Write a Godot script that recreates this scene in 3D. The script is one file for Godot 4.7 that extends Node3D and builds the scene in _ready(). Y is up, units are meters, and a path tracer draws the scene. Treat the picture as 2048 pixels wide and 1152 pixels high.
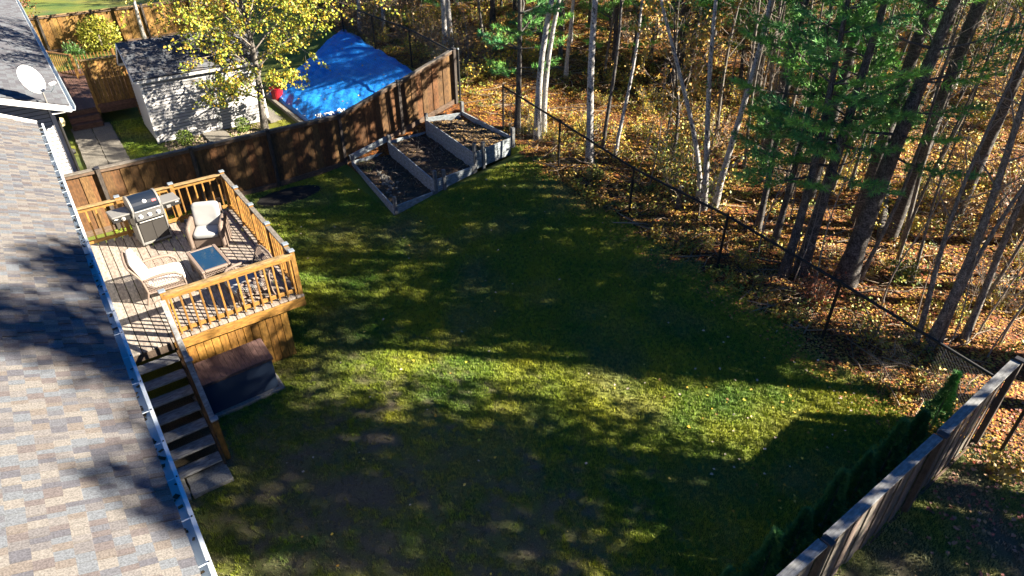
extends Node3D
# World axes: x runs away from the house across the lawn, z runs along the eave toward the viewer, y is up.

var rng := RandomNumberGenerator.new()
var M := {}
var T := {}
var taken := {}
var box_cache := {}
var nz := FastNoiseLite.new()
var nz2 := FastNoiseLite.new()

# ---------------------------------------------------------------- mesh collector
class MB:
	var v := PackedVector3Array()
	var n := PackedVector3Array()
	var c := PackedColorArray()
	var uv := PackedVector2Array()
	var col := Color(1, 1, 1)
	func vert(p: Vector3, nn: Vector3, t := Vector2.ZERO) -> void:
		v.append(p); n.append(nn); c.append(col); uv.append(t)
	func tri(a: Vector3, b: Vector3, d: Vector3) -> void:
		var nn := (d - a).cross(b - a).normalized()
		vert(a, nn, Vector2(0, 0)); vert(b, nn, Vector2(1, 0)); vert(d, nn, Vector2(1, 1))
	func quad(a: Vector3, b: Vector3, d: Vector3, e: Vector3) -> void:
		var nn := (d - a).cross(b - a).normalized()
		if nn == Vector3.ZERO: nn = (e - a).cross(d - a).normalized()
		vert(a, nn, Vector2(0, 0)); vert(b, nn, Vector2(1, 0)); vert(d, nn, Vector2(1, 1))
		vert(a, nn, Vector2(0, 0)); vert(d, nn, Vector2(1, 1)); vert(e, nn, Vector2(0, 1))
	func box(p: Vector3, s: Vector3, b := Basis.IDENTITY) -> void:
		var h := s * 0.5
		var q := []
		for i in 8:
			q.append(p + b * Vector3(h.x * (1 if i & 1 else -1), h.y * (1 if i & 2 else -1), h.z * (1 if i & 4 else -1)))
		quad(q[4], q[6], q[7], q[5]); quad(q[1], q[3], q[2], q[0])
		quad(q[5], q[7], q[3], q[1]); quad(q[0], q[2], q[6], q[4])
		quad(q[6], q[2], q[3], q[7]); quad(q[0], q[4], q[5], q[1])
	func tube(pts: Array, rad: Array, sides := 6, vs := 1.0, cap := true) -> void:
		var rings := []
		var nrm := []
		var along := 0.0
		var al := []
		var ref := Vector3(0.31, 0.12, 0.94)
		for i in pts.size():
			var d: Vector3 = (pts[min(i + 1, pts.size() - 1)] - pts[max(i - 1, 0)])
			d = d.normalized() if d.length() > 1e-6 else Vector3.UP
			var s := d.cross(ref)
			if s.length() < 0.05: s = d.cross(Vector3(1, 0, 0))
			s = s.normalized()
			var t := d.cross(s)
			var ring := []
			var rn := []
			for k in sides + 1:
				var a := TAU * k / sides
				var o := s * cos(a) + t * sin(a)
				ring.append(pts[i] + o * rad[i]); rn.append(o)
			if i > 0: along += (pts[i] - pts[i - 1]).length()
			al.append(along); rings.append(ring); nrm.append(rn)
		for i in pts.size() - 1:
			for k in sides:
				var u0 := float(k) / sides
				var u1 := float(k + 1) / sides
				var v0: float = al[i] * vs
				var v1: float = al[i + 1] * vs
				vert(rings[i][k], nrm[i][k], Vector2(u0, v0)); vert(rings[i + 1][k + 1], nrm[i + 1][k + 1], Vector2(u1, v1)); vert(rings[i][k + 1], nrm[i][k + 1], Vector2(u1, v0))
				vert(rings[i][k], nrm[i][k], Vector2(u0, v0)); vert(rings[i + 1][k], nrm[i + 1][k], Vector2(u0, v1)); vert(rings[i + 1][k + 1], nrm[i + 1][k + 1], Vector2(u1, v1))
		if cap and sides > 3:
			var e := pts.size() - 1
			for k in sides:
				tri(pts[0], rings[0][k], rings[0][k + 1])
				tri(pts[e], rings[e][k + 1], rings[e][k])
	# polygon in (z, y) pushed along x
	func extrude_x(poly: PackedVector2Array, x0: float, x1: float) -> void:
		var idx := Geometry2D.triangulate_polygon(poly)
		for i in range(0, idx.size(), 3):
			var a := poly[idx[i]]; var b := poly[idx[i + 1]]; var d := poly[idx[i + 2]]
			tri(Vector3(x0, a.y, a.x), Vector3(x0, b.y, b.x), Vector3(x0, d.y, d.x))
			tri(Vector3(x1, a.y, a.x), Vector3(x1, d.y, d.x), Vector3(x1, b.y, b.x))
		for i in poly.size():
			var a := poly[i]; var b := poly[(i + 1) % poly.size()]
			quad(Vector3(x0, a.y, a.x), Vector3(x1, a.y, a.x), Vector3(x1, b.y, b.x), Vector3(x0, b.y, b.x))
	func lathe(prof: Array, sides := 16, at := Vector3.ZERO, b := Basis.IDENTITY) -> void:
		for i in prof.size() - 1:
			for k in sides:
				var a0 := TAU * k / sides; var a1 := TAU * (k + 1) / sides
				var p: Vector2 = prof[i]; var q: Vector2 = prof[i + 1]
				quad(at + b * Vector3(p.x * cos(a0), p.y, p.x * sin(a0)), at + b * Vector3(q.x * cos(a0), q.y, q.x * sin(a0)), at + b * Vector3(q.x * cos(a1), q.y, q.x * sin(a1)), at + b * Vector3(p.x * cos(a1), p.y, p.x * sin(a1)))
	func mesh() -> ArrayMesh:
		var arr := []
		arr.resize(Mesh.ARRAY_MAX)
		arr[Mesh.ARRAY_VERTEX] = v; arr[Mesh.ARRAY_NORMAL] = n; arr[Mesh.ARRAY_COLOR] = c; arr[Mesh.ARRAY_TEX_UV] = uv
		var m := ArrayMesh.new()
		m.add_surface_from_arrays(Mesh.PRIMITIVE_TRIANGLES, arr)
		return m

# ---------------------------------------------------------------- naming and nodes
func numbered(called: String, parent: Node) -> String:
	var key := str(parent.get_instance_id()) + "/" + called
	var k: int = taken.get(key, 0)
	taken[key] = k + 1
	return called if k == 0 else "%s_%03d" % [called, k]

func thing(called: String, label: String, category: String, at := Vector3.ZERO, turn := 0.0, group := "") -> Node3D:
	var o := Node3D.new()
	o.name = numbered(called, self)
	add_child(o, true)
	o.position = at; o.rotation.y = turn
	tag(o, label, category, group)
	return o

func tag(o: Node, label: String, category: String, group := "") -> Node:
	o.set_meta("label", label); o.set_meta("category", category)
	if group != "": o.set_meta("group", group)
	return o

func part(called: String, m: Mesh, material: Material, parent: Node = self, pos := Vector3.ZERO, b := Basis.IDENTITY) -> MeshInstance3D:
	var o := MeshInstance3D.new()
	o.mesh = m
	o.material_override = material
	o.name = numbered(called, parent)
	parent.add_child(o, true)
	o.transform = Transform3D(b, pos)
	return o

func struct(called: String, m: Mesh, material: Material, label := "") -> MeshInstance3D:
	var o := part(called, m, material)
	o.set_meta("kind", "structure")
	if label != "": o.set_meta("label", label)
	return o

func dup(root: Node3D, at: Vector3, turn: float, sc: float, label: String, group := "") -> Node3D:
	var r: Node3D = root.duplicate()
	var base := String(root.name)
	if base.length() > 4 and base.substr(base.length() - 4, 1) == "_" and base.right(3).is_valid_int(): base = base.left(base.length() - 4)
	r.name = numbered(base, self)
	add_child(r, true)
	r.position = at; r.rotation = Vector3(0, turn, 0); r.scale = Vector3.ONE * sc
	r.set_meta("label", label)
	if group != "": r.set_meta("group", group)
	return r

# a box with its twelve edges chamfered; 44 triangles
func bbox(s: Vector3, bev := 0.004) -> ArrayMesh:
	var key := "%.4f/%.4f/%.4f/%.4f" % [s.x, s.y, s.z, bev]
	if box_cache.has(key): return box_cache[key]
	var b := Vector3(min(bev, s.x * 0.3), min(bev, s.y * 0.3), min(bev, s.z * 0.3))
	var m := MB.new()
	var h := s * 0.5
	var P := func(sx: int, sy: int, sz: int, ax: int) -> Vector3:
		var p := Vector3(sx * h.x, sy * h.y, sz * h.z)
		if ax != 0: p.x -= sx * b.x
		if ax != 1: p.y -= sy * b.y
		if ax != 2: p.z -= sz * b.z
		return p
	var add := func(q: Array) -> void:
		# orient outward
		var cen: Vector3 = (q[0] + q[2]) * 0.5
		var nn: Vector3 = (q[2] - q[0]).cross(q[1] - q[0])
		if nn.dot(cen) < 0: q.reverse()
		if q.size() == 4: m.quad(q[0], q[1], q[2], q[3])
		else: m.tri(q[0], q[1], q[2])
	for sg in [-1, 1]:
		add.call([P.call(sg, -1, -1, 0), P.call(sg, 1, -1, 0), P.call(sg, 1, 1, 0), P.call(sg, -1, 1, 0)])
		add.call([P.call(-1, sg, -1, 1), P.call(1, sg, -1, 1), P.call(1, sg, 1, 1), P.call(-1, sg, 1, 1)])
		add.call([P.call(-1, -1, sg, 2), P.call(1, -1, sg, 2), P.call(1, 1, sg, 2), P.call(-1, 1, sg, 2)])
		for sh in [-1, 1]:
			add.call([P.call(sg, sh, -1, 0), P.call(sg, sh, 1, 0), P.call(sg, sh, 1, 1), P.call(sg, sh, -1, 1)])
			add.call([P.call(sg, -1, sh, 0), P.call(sg, 1, sh, 0), P.call(sg, 1, sh, 2), P.call(sg, -1, sh, 2)])
			add.call([P.call(-1, sg, sh, 1), P.call(1, sg, sh, 1), P.call(1, sg, sh, 2), P.call(-1, sg, sh, 2)])
			for si in [-1, 1]:
				add.call([P.call(sg, sh, si, 0), P.call(sg, sh, si, 1), P.call(sg, sh, si, 2)])
	box_cache[key] = m.mesh()
	return box_cache[key]

# one board from a to b; w is its width along side, t its thickness
func board(parent: Node, called: String, a: Vector3, b: Vector3, w: float, t: float, material: Material, side := Vector3.RIGHT) -> MeshInstance3D:
	var d := b - a
	var y := d.normalized()
	var z := side.cross(y).normalized()
	var x := y.cross(z)
	return part(called, bbox(Vector3(w, 1, t), 0.004), material, parent, (a + b) * 0.5, Basis(x, d, z))

# ---------------------------------------------------------------- materials
func lin(r: float, g: float, b: float) -> Color:
	return Color(r, g, b).linear_to_srgb()

func mk(called: String, c: Color, rough := 0.8, tex = null, sc := 0.0, world := true) -> StandardMaterial3D:
	var m := StandardMaterial3D.new()
	m.albedo_color = c
	m.roughness = rough
	m.cull_mode = BaseMaterial3D.CULL_DISABLED
	if tex != null:
		m.albedo_texture = tex
		if sc > 0.0:
			m.uv1_triplanar = true
			m.uv1_world_triplanar = world
			m.uv1_triplanar_sharpness = 8.0
			m.uv1_scale = Vector3.ONE * sc
	M[called] = m
	return m

func tw(x: float, period: float) -> float:
	var f := fposmod(x, period)
	return f if f < period * 0.5 else period - f

func gray_image(w: int, h: int, fn: Callable) -> ImageTexture:
	var im := Image.create(w, h, true, Image.FORMAT_RGB8)
	for y in h:
		for x in w:
			var k: float = clampf(fn.call(x, y), 0.0, 1.0)
			im.set_pixel(x, y, Color(k, k, k))
	im.generate_mipmaps()
	return ImageTexture.create_from_image(im)

func make_textures() -> void:
	var fn := FastNoiseLite.new(); fn.seed = 11; fn.frequency = 1.0; fn.fractal_octaves = 4
	var grain := func(x: int, y: int) -> float:
		var xx := tw(x, 512.0); var yy := tw(y, 512.0)
		var a := fn.get_noise_2d(xx * 0.14, yy * 0.006)
		var b := fn.get_noise_2d(xx * 0.035 + 90.0, yy * 0.012 + 40.0)
		var k := fn.get_noise_2d(xx * 0.02 + 30.0, yy * 0.02 + 70.0)
		var knot := -0.35 * smoothstep(0.52, 0.6, k)
		return 0.82 + 0.10 * a + 0.22 * b + knot * 0.8
	T.grain_v = gray_image(512, 512, grain)
	T.grain_u = gray_image(512, 512, func(x, y): return grain.call(y, x))
	var r2 := RandomNumberGenerator.new(); r2.seed = 5
	T.speckle = gray_image(256, 256, func(x, y): return 0.78 + 0.2 * fn.get_noise_2d(tw(x, 256) * 0.05, tw(y, 256) * 0.05) + r2.randf_range(-0.16, 0.16))
	T.blotch = gray_image(256, 256, func(x, y): return 0.84 + 0.34 * fn.get_noise_2d(tw(x, 256) * 0.03, tw(y, 256) * 0.03) + r2.randf_range(-0.05, 0.05))
	# bark: noise read round a cylinder, so it closes without a seam
	T.birch = gray_image(128, 1024, func(x, y):
		var a: float = TAU * x / 128.0
		var cx := cos(a) * 3.0; var cz := sin(a) * 3.0
		var dash := smoothstep(0.30, 0.42, fn.get_noise_3d(cx * 0.35, y * 0.10, cz * 0.35))
		var patch := smoothstep(0.22, 0.42, fn.get_noise_3d(cx * 0.3 + 50.0, y * 0.022, cz * 0.3))
		return 0.96 - 0.72 * dash - 0.55 * patch + 0.12 * fn.get_noise_3d(cx * 2.0, y * 0.2, cz * 2.0))
	T.bark = gray_image(128, 1024, func(x, y):
		var a: float = TAU * x / 128.0
		var cx := cos(a) * 3.0; var cz := sin(a) * 3.0
		return 0.66 + 0.50 * fn.get_noise_3d(cx * 1.5, y * 0.045, cz * 1.5) + 0.30 * fn.get_noise_3d(cx * 0.3 + 20.0, y * 0.012, cz * 0.3))
	T.weave = gray_image(64, 64, func(x, y):
		var cx := int(x / 8.0); var cy := int(y / 8.0)
		var fx := fposmod(x, 8.0) / 8.0; var fy := fposmod(y, 8.0) / 8.0
		var up := (cx + cy) % 2 == 0
		var prof := sin(PI * (fx if up else fy))
		var edge := sin(PI * (fy if up else fx))
		return 0.35 + 0.65 * sqrt(maxf(prof, 0.0)) * (0.6 + 0.4 * edge))
	# forest soil: flecks of leaf colour
	var im := Image.create(512, 512, true, Image.FORMAT_RGB8)
	im.fill(Color(0.30, 0.20, 0.10))
	r2.seed = 8
	var tones := [Color(0.78, 0.52, 0.16), Color(0.62, 0.38, 0.12), Color(0.86, 0.66, 0.28), Color(0.44, 0.27, 0.12), Color(0.30, 0.19, 0.10), Color(0.70, 0.45, 0.22), Color(0.55, 0.42, 0.18)]
	for i in 5200:
		var cx := r2.randi_range(0, 511); var cy := r2.randi_range(0, 511)
		var c: Color = tones[r2.randi_range(0, tones.size() - 1)]
		var s := r2.randi_range(3, 8); var sl := r2.randf_range(-0.7, 0.7)
		for dy in range(-s, s + 1):
			var half := int((s - absi(dy)) * 0.7)
			for dx in range(-half, half + 1):
				im.set_pixel(posmod(cx + dx + int(dy * sl), 512), posmod(cy + dy, 512), c.darkened(r2.randf() * 0.15))
	im.generate_mipmaps()
	T.litter = ImageTexture.create_from_image(im)
	# lawn thatch
	r2.seed = 9
	var im2 := Image.create(512, 512, true, Image.FORMAT_RGB8)
	for y in 512:
		for x in 512:
			var k := 0.72 + 0.35 * fn.get_noise_2d(tw(x, 512) * 0.09, tw(y, 512) * 0.09) + r2.randf_range(-0.2, 0.2)
			im2.set_pixel(x, y, Color(k, k, k * 0.95))
	im2.generate_mipmaps()
	T.thatch = ImageTexture.create_from_image(im2)

func make_materials() -> void:
	make_textures()
	for i in 6:
		var k: float = [0.8, 1.0, 1.2, 0.9, 1.1, 0.7][i]
		var h: float = [0.0, 0.02, -0.01, 0.03, 0.0, 0.015][i]
		mk("fence%d" % i, lin(0.172 * k + h, 0.088 * k, 0.029 * k), 0.85, T.grain_v, 1.0)
		mk("honey%d" % i, lin((0.42 * k + h) * 0.80, (0.215 * k) * 0.80, (0.042 * k) * 0.80), 0.6, T.grain_v, 1.0)
		mk("deck%d" % i, lin((0.36 + h) * (0.5 + 0.5 * k), 0.315 * (0.5 + 0.5 * k), 0.268 * (0.5 + 0.5 * k) - h * 0.3), 0.8, T.grain_v, 1.0)
		mk("oldgrey%d" % i, lin(0.19 * k + h, 0.165 * k, 0.135 * k), 0.85, T.grain_v, 1.0)
		mk("redwood%d" % i, lin((0.17 * k) * 0.80, (0.085 * k) * 0.80, (0.062 * k) * 0.80), 0.75, T.grain_u, 1.0)
		mk("bright%d" % i, lin((0.36 * k + h) * 0.85, (0.20 * k) * 0.85, (0.045 * k) * 0.85), 0.75, T.grain_v, 1.0)
	mk("honey_u", lin((0.43) * 0.80, (0.22) * 0.80, (0.045) * 0.80), 0.6, T.grain_u, 1.0)
	mk("honey_top", lin((0.40) * 0.80, (0.265) * 0.80, (0.11) * 0.80), 0.7, T.grain_u, 1.0)
	mk("grey_top", lin(0.26, 0.27, 0.275), 0.8, T.grain_u, 1.0)
	mk("grey_top_v", lin((0.26) * 0.75, (0.23) * 0.75, (0.19) * 0.75), 0.8, T.grain_v, 1.0)
	mk("tread", lin(0.27, 0.275, 0.28), 0.8, T.grain_u, 1.0)
	mk("fence_u", lin((0.20) * 0.75, (0.13) * 0.75, (0.085) * 0.75), 0.85, T.grain_u, 1.0)
	mk("fence_cap", lin((0.24) * 0.75, (0.21) * 0.75, (0.175) * 0.75), 0.8, T.grain_u, 1.0)
	mk("post_dark", lin(0.07, 0.055, 0.045), 0.85, T.grain_v, 1.0)
	mk("cap_metal", lin(0.16, 0.19, 0.22), 0.4)
	mk("cap_black", lin(0.02, 0.02, 0.025), 0.5)
	mk("bed_wood", lin(0.35, 0.40, 0.43), 0.85, T.grain_u, 1.0)
	mk("bed_wood_v", lin(0.35, 0.40, 0.43), 0.85, T.grain_u, 1.0)
	mk("bed_post", lin(0.19, 0.20, 0.205), 0.85, T.grain_v, 1.0)
	mk("soil", lin(0.062, 0.036, 0.018), 0.95, T.blotch, 1.3)
	mk("black_soil", lin(0.010, 0.008, 0.007), 0.95, T.blotch, 2.0)
	mk("concrete", lin((0.31) * 0.80, (0.285) * 0.80, (0.24) * 0.80), 0.9, T.speckle, 1.5)
	mk("concrete_dark", lin(0.30, 0.30, 0.285), 0.9, T.speckle, 1.5)
	mk("stone", lin(0.50, 0.46, 0.40), 0.85)
	M.stone.vertex_color_use_as_albedo = true
	for i in 8:
		var c: Color = [Color(0.40, 0.33, 0.26), Color(0.50, 0.44, 0.36), Color(0.29, 0.285, 0.29), Color(0.36, 0.375, 0.38), Color(0.32, 0.265, 0.235), Color(0.25, 0.235, 0.245), Color(0.44, 0.39, 0.34), Color(0.36, 0.32, 0.29)][i]
		mk("shingle%d" % i, lin(c.r * 0.435, c.g * 0.455, c.b * 0.515), 0.95, T.speckle, 3.0)
	mk("shingle_mix", lin(1, 1, 1), 0.95, T.speckle, 3.0).vertex_color_use_as_albedo = true
	mk("white_paint", lin(0.60, 0.60, 0.59), 0.45)
	mk("gutter", lin(0.48, 0.53, 0.56), 0.4)
	mk("siding", lin(0.37, 0.37, 0.375), 0.5)
	mk("siding_grey", lin(0.05, 0.052, 0.055), 0.6)
	mk("black_metal", lin(0.005, 0.005, 0.005), 0.7)
	mk("grill_lid", lin(0.008, 0.012, 0.020), 0.28)
	mk("grill_black", lin(0.012, 0.012, 0.012), 0.5)
	mk("grill_door", lin(0.030, 0.028, 0.026), 0.45)
	mk("steel", lin(0.55, 0.55, 0.53), 0.35); M.steel.metallic = 0.7
	mk("steel_paint", lin(0.15, 0.147, 0.14), 0.5)
	mk("white_dial", lin(0.8, 0.8, 0.78), 0.4)
	mk("red_tag", lin(0.55, 0.06, 0.07), 0.5)
	mk("wicker", lin(0.225, 0.165, 0.130), 0.7, T.weave, 6.0)
	mk("wicker_plain", lin(0.165, 0.122, 0.098), 0.65)
	mk("wicker_dark", lin(0.10, 0.07, 0.055), 0.7)
	mk("cushion", lin(0.25, 0.255, 0.255), 0.9)
	M.cushion.rim_enabled = true; M.cushion.rim = 0.2
	mk("cushion_white", lin(0.70, 0.68, 0.63), 0.9)
	mk("glass_top", lin((0.012) * 0.80, (0.04) * 0.80, (0.085) * 0.80), 0.06)
	mk("chest_wall", lin(0.012, 0.028, 0.062), 0.7)
	mk("chest_lid", lin(0.115, 0.066, 0.058), 0.6, T.grain_v, 1.0)
	mk("tarp", lin(0.014, 0.24, 0.80), 0.5, T.blotch, 1.7)
	mk("red_plastic", lin(0.33, 0.008, 0.018), 0.45)
	mk("globe", lin(0.62, 0.55, 0.30), 0.3)
	mk("meter", lin(0.14, 0.15, 0.16), 0.5)
	mk("dish", lin(0.6, 0.6, 0.6), 0.45)
	mk("hidden_wood", lin(0.10, 0.07, 0.05), 0.9, T.grain_v, 1.0)
	# ground
	mk("lawn", lin(1, 1, 1), 0.95, T.thatch, 0.9).vertex_color_use_as_albedo = true
	mk("litter", lin(0.54, 0.39, 0.15), 0.95, T.litter, 0.55)
	mk("dirt", lin(0.16, 0.11, 0.07), 0.95, T.blotch, 0.5)
	mk("blades", lin(1, 1, 1), 0.7).vertex_color_use_as_albedo = true
	M.blades.backlight = lin(0.9, 0.9, 0.9)
	mk("fallen", lin(1, 1, 1), 0.75).vertex_color_use_as_albedo = true
	M.fallen.backlight = lin(0.15, 0.15, 0.15)
	mk("leaves", lin(1, 1, 1), 0.55).vertex_color_use_as_albedo = true
	M.leaves.backlight = lin(0.7, 0.7, 0.7)
	mk("needles", lin(1, 1, 1), 0.6).vertex_color_use_as_albedo = true
	M.needles.backlight = lin(0.8, 0.8, 0.8)
	mk("birch_bark", lin(0.40, 0.39, 0.375), 0.75, T.birch)
	mk("pine_bark", lin(0.165, 0.152, 0.142), 0.95, T.bark)
	mk("grey_bark", lin(0.30, 0.27, 0.235), 0.95, T.bark)
	mk("twig", lin(0.20, 0.17, 0.14), 0.9)
	mk("cedar", lin(1, 1, 1), 0.8).vertex_color_use_as_albedo = true
	M.cedar.backlight = lin(0.2, 0.2, 0.2)

# ---------------------------------------------------------------- terrain
const AZ := [[-200.0, 2.4], [-60.0, 1.9], [-27.0, 1.7], [-24.0, 1.75], [-20.0, 1.5], [-17.6, 1.0], [-14.6, 0.7], [-11.4, 0.3], [-8.25, 0.2], [-5.3, -0.1], [-2.0, -0.5], [3.0, -1.2], [200.0, -1.2]]
func line_y(z: float) -> float:
	for i in AZ.size() - 1:
		if z <= AZ[i + 1][0]:
			return lerpf(AZ[i][1], AZ[i + 1][1], clampf((z - AZ[i][0]) / (AZ[i + 1][0] - AZ[i][0]), 0, 1))
	return -1.2
func terrain(x: float, z: float) -> float:
	var b := 0.3 * smoothstep(0.0, 1.5, -20.0 - z) if z < -20.0 else -0.6 * smoothstep(0.0, 7.0, z + 9.0) * clampf(x / 6.0, 0, 1)
	var a := line_y(z)
	if x < 12.4: return b + (a - b) * pow(clampf((x - 6.6) / 5.8, 0, 1), 1.15)
	return a + 0.05 * (minf(x, 60.0) - 12.4)
func lump(x: float, z: float) -> float:
	var k := clampf((x - 12.0) / 2.0, 0.0, 1.0)
	if z < -16.3 and z > -19.62:
		var t := (z + 15.95) / -3.8
		var xl := lerpf(7.30, 7.72, t); var xr := lerpf(12.05, 11.86, t)
		if x > xl + 0.2 and x < xr - 0.2: return -0.35
	return terrain(x, z) + 0.05 * nz.get_noise_2d(x * 6.0, z * 6.0) * (0.25 + k) + 0.10 * k * nz.get_noise_2d(x * 1.7, z * 1.7)
func on(x: float, z: float, up := 0.0) -> Vector3:
	return Vector3(x, lump(x, z) + up, z)
func lawn_edge(z: float) -> float:
	return 11.95 + 0.55 * nz.get_noise_1d(z * 9.0) + 0.25 * nz.get_noise_1d(z * 40.0)
func region(x: float, z: float) -> int:
	if x > 12.35 or (z > -20.05 and x > lawn_edge(z) and z < -1.9): return 1
	if x > 7.55 and z < -18.9 and z > -20.1: return 1
	if z < -20.05: return 2
	if z > -1.93: return 3
	return 0
# how bare the turf is: worn soil by the foot of the stairs, thin spots elsewhere
func bare(x: float, z: float) -> float:
	var k := 0.0
	var d := Vector2((x - 1.9) / 2.4, (z + 7.6) / 2.6).length()
	k = 1.0 - 0.8 * d + 1.0 * nz2.get_noise_2d(x * 13.0, z * 13.0) + 0.8 * nz2.get_noise_2d(x * 40.0, z * 40.0)
	var d2 := Vector2((x - 3.9) / 2.0, (z + 5.2) / 2.2).length()
	k = maxf(k, 0.85 - 0.8 * d2 + 1.0 * nz2.get_noise_2d(x * 13.0, z * 13.0) + 0.8 * nz2.get_noise_2d(x * 40.0, z * 40.0))
	k = maxf(k, 0.75 * nz2.get_noise_2d(x * 3.0 + 50.0, z * 3.0))
	if x < 0.62 and z > -11.6 and z < -9.3: k = 1.0
	if z > -1.93: k = maxf(k, 0.6 + 0.9 * nz2.get_noise_2d(x * 5.0, z * 5.0))
	return clampf(k, 0.0, 1.0)

# ---------------------------------------------------------------- camera, sky, sun
var cam_basis := Basis(Vector3(0.80831, -0.00434, 0.58874), Vector3(0.33298, 0.82805, -0.45106), Vector3(-0.48555, 0.56064, 0.67076)).orthonormalized()
var cam_pos := Vector3(0, 9.1, 0)
func in_view(p: Vector3, margin := 1.05) -> bool:
	var q := cam_basis.inverse() * (p - cam_pos)
	if q.z > -0.5: return false
	return absf(q.x / -q.z) < 0.7817 * margin and absf(q.y / -q.z) < 0.4397 * margin

func _ready() -> void:
	rng.seed = 20
	nz.seed = 3; nz.frequency = 0.1; nz.fractal_octaves = 3
	nz2.seed = 17; nz2.frequency = 0.1; nz2.fractal_octaves = 4
	var cam := Camera3D.new()
	cam.name = "camera"
	cam.transform = Transform3D(cam_basis, cam_pos)
	cam.fov = 47.46; cam.near = 0.1; cam.far = 600.0
	add_child(cam); cam.current = true
	var sky_mat := ProceduralSkyMaterial.new()
	sky_mat.sky_top_color = Color(0.08, 0.46, 0.84)
	sky_mat.sky_horizon_color = Color(0.40, 0.70, 0.92)
	sky_mat.sky_curve = 0.12
	sky_mat.ground_bottom_color = Color(0.16, 0.14, 0.10)
	sky_mat.ground_horizon_color = Color(0.40, 0.42, 0.42)
	sky_mat.sky_energy_multiplier = 1.0
	var sky := Sky.new(); sky.sky_material = sky_mat
	var env := Environment.new()
	env.background_mode = Environment.BG_SKY
	env.sky = sky
	env.background_energy_multiplier = 0.125
	env.tonemap_mode = Environment.TONE_MAPPER_LINEAR
	env.tonemap_exposure = 5.7
	env.sdfgi_enabled = true; env.ssao_enabled = true; env.ssil_enabled = true
	var we := WorldEnvironment.new(); we.environment = env; we.name = "world_environment"
	add_child(we)
	var sun := DirectionalLight3D.new()
	sun.name = "sun"
	add_child(sun)
	var to_sun := Vector3(1.32, 1.0, 1.2).normalized()
	sun.look_at_from_position(to_sun * 100.0, Vector3.ZERO, Vector3.UP)
	sun.light_energy = 1.6
	sun.light_color = Color(1.0, 0.95, 0.87)
	sun.light_angular_distance = 0.5
	sun.shadow_enabled = true

	make_materials()
	build_ground()
	build_house()
	build_fences()
	build_deck()
	build_neighbour_house()
	build_shed_and_yard()
	build_beds()
	build_furniture()
	build_grill()
	build_tarp()
	build_turf()
	build_forest()
	build_yard_trees()
	build_hedge()
	build_shade_trees()

# ---------------------------------------------------------------- ground
func grass_tone(x: float, z: float) -> Color:
	var k := nz2.get_noise_2d(x * 4.0, z * 4.0) * 0.5 + 0.5
	var g := Color(0.072, 0.182, 0.013).lerp(Color(0.35, 0.345, 0.016), clampf(k * 1.5 - 0.3, 0, 1))
	var b := bare(x, z)
	return g.lerp(Color(0.185, 0.145, 0.112), b * 0.95)

func build_ground() -> void:
	var mbs := [MB.new(), MB.new(), MB.new(), MB.new()]
	var step := 0.2
	var x0 := -6.0; var x1 := 48.0; var z0 := -60.0; var z1 := 12.0
	var nx := int((x1 - x0) / step); var nzz := int((z1 - z0) / step)
	var hs := PackedFloat32Array(); hs.resize((nx + 2) * (nzz + 2))
	for j in nzz + 1:
		for i in nx + 1:
			hs[j * (nx + 1) + i] = lump(x0 + i * step, z0 + j * step)
	var nat := func(i: int, j: int) -> Vector3:
		var a := hs[j * (nx + 1) + maxi(i - 1, 0)]; var b := hs[j * (nx + 1) + mini(i + 1, nx)]
		var d := hs[maxi(j - 1, 0) * (nx + 1) + i]; var e := hs[mini(j + 1, nzz) * (nx + 1) + i]
		return Vector3((a - b) / (2 * step), 1.0, (d - e) / (2 * step)).normalized()
	for j in nzz:
		for i in nx:
			var xa := x0 + i * step; var za := z0 + j * step
			var r := region(xa + step * 0.5, za + step * 0.5)
			var mb: MB = mbs[r]
			var q := []
			for o in [[0, 0], [1, 0], [1, 1], [0, 1]]:
				q.append([i + o[0], j + o[1]])
			for k in [0, 1, 2, 0, 2, 3]:
				var ii: int = q[k][0]; var jj: int = q[k][1]
				var px := x0 + ii * step; var pz := z0 + jj * step
				mb.col = Color(1, 1, 1) if r == 1 else grass_tone(px, pz) * 0.9
				mb.vert(Vector3(px, hs[jj * (nx + 1) + ii], pz), nat.call(ii, jj), Vector2(px, pz))
	struct("lawn", mbs[0].mesh(), M.lawn, "mown back lawn, patchy green with worn brown soil near the stairs")
	struct("forest_floor", mbs[1].mesh(), M.litter, "woodland ground covered in golden fallen leaves")
	struct("neighbour_lawn", mbs[2].mesh(), M.lawn, "grass of the neighbouring yard with the shed")
	struct("side_lawn", mbs[3].mesh(), M.lawn, "shaded thin grass beyond the right-hand fence")
	# far ground round the detailed sheet
	var far := MB.new()
	far.col = Color(1, 1, 1)
	var R := 320.0
	var xs := [-R, x0, x1, R]; var zs := [-R, z0, z1, R]
	for a in 3:
		for b in 3:
			if a == 1 and b == 1: continue
			for sa in 8:
				for sb in 8:
					var xa := lerpf(xs[a], xs[a + 1], sa / 8.0); var xb := lerpf(xs[a], xs[a + 1], (sa + 1) / 8.0)
					var za := lerpf(zs[b], zs[b + 1], sb / 8.0); var zb := lerpf(zs[b], zs[b + 1], (sb + 1) / 8.0)
					far.quad(Vector3(xa, terrain(xa, za) - 0.06, za), Vector3(xb, terrain(xb, za) - 0.06, za), Vector3(xb, terrain(xb, zb) - 0.06, zb), Vector3(xa, terrain(xa, zb) - 0.06, zb))
	struct("far_ground", far.mesh(), M.dirt, "brown ground stretching away beyond the yards and woods")

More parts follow.
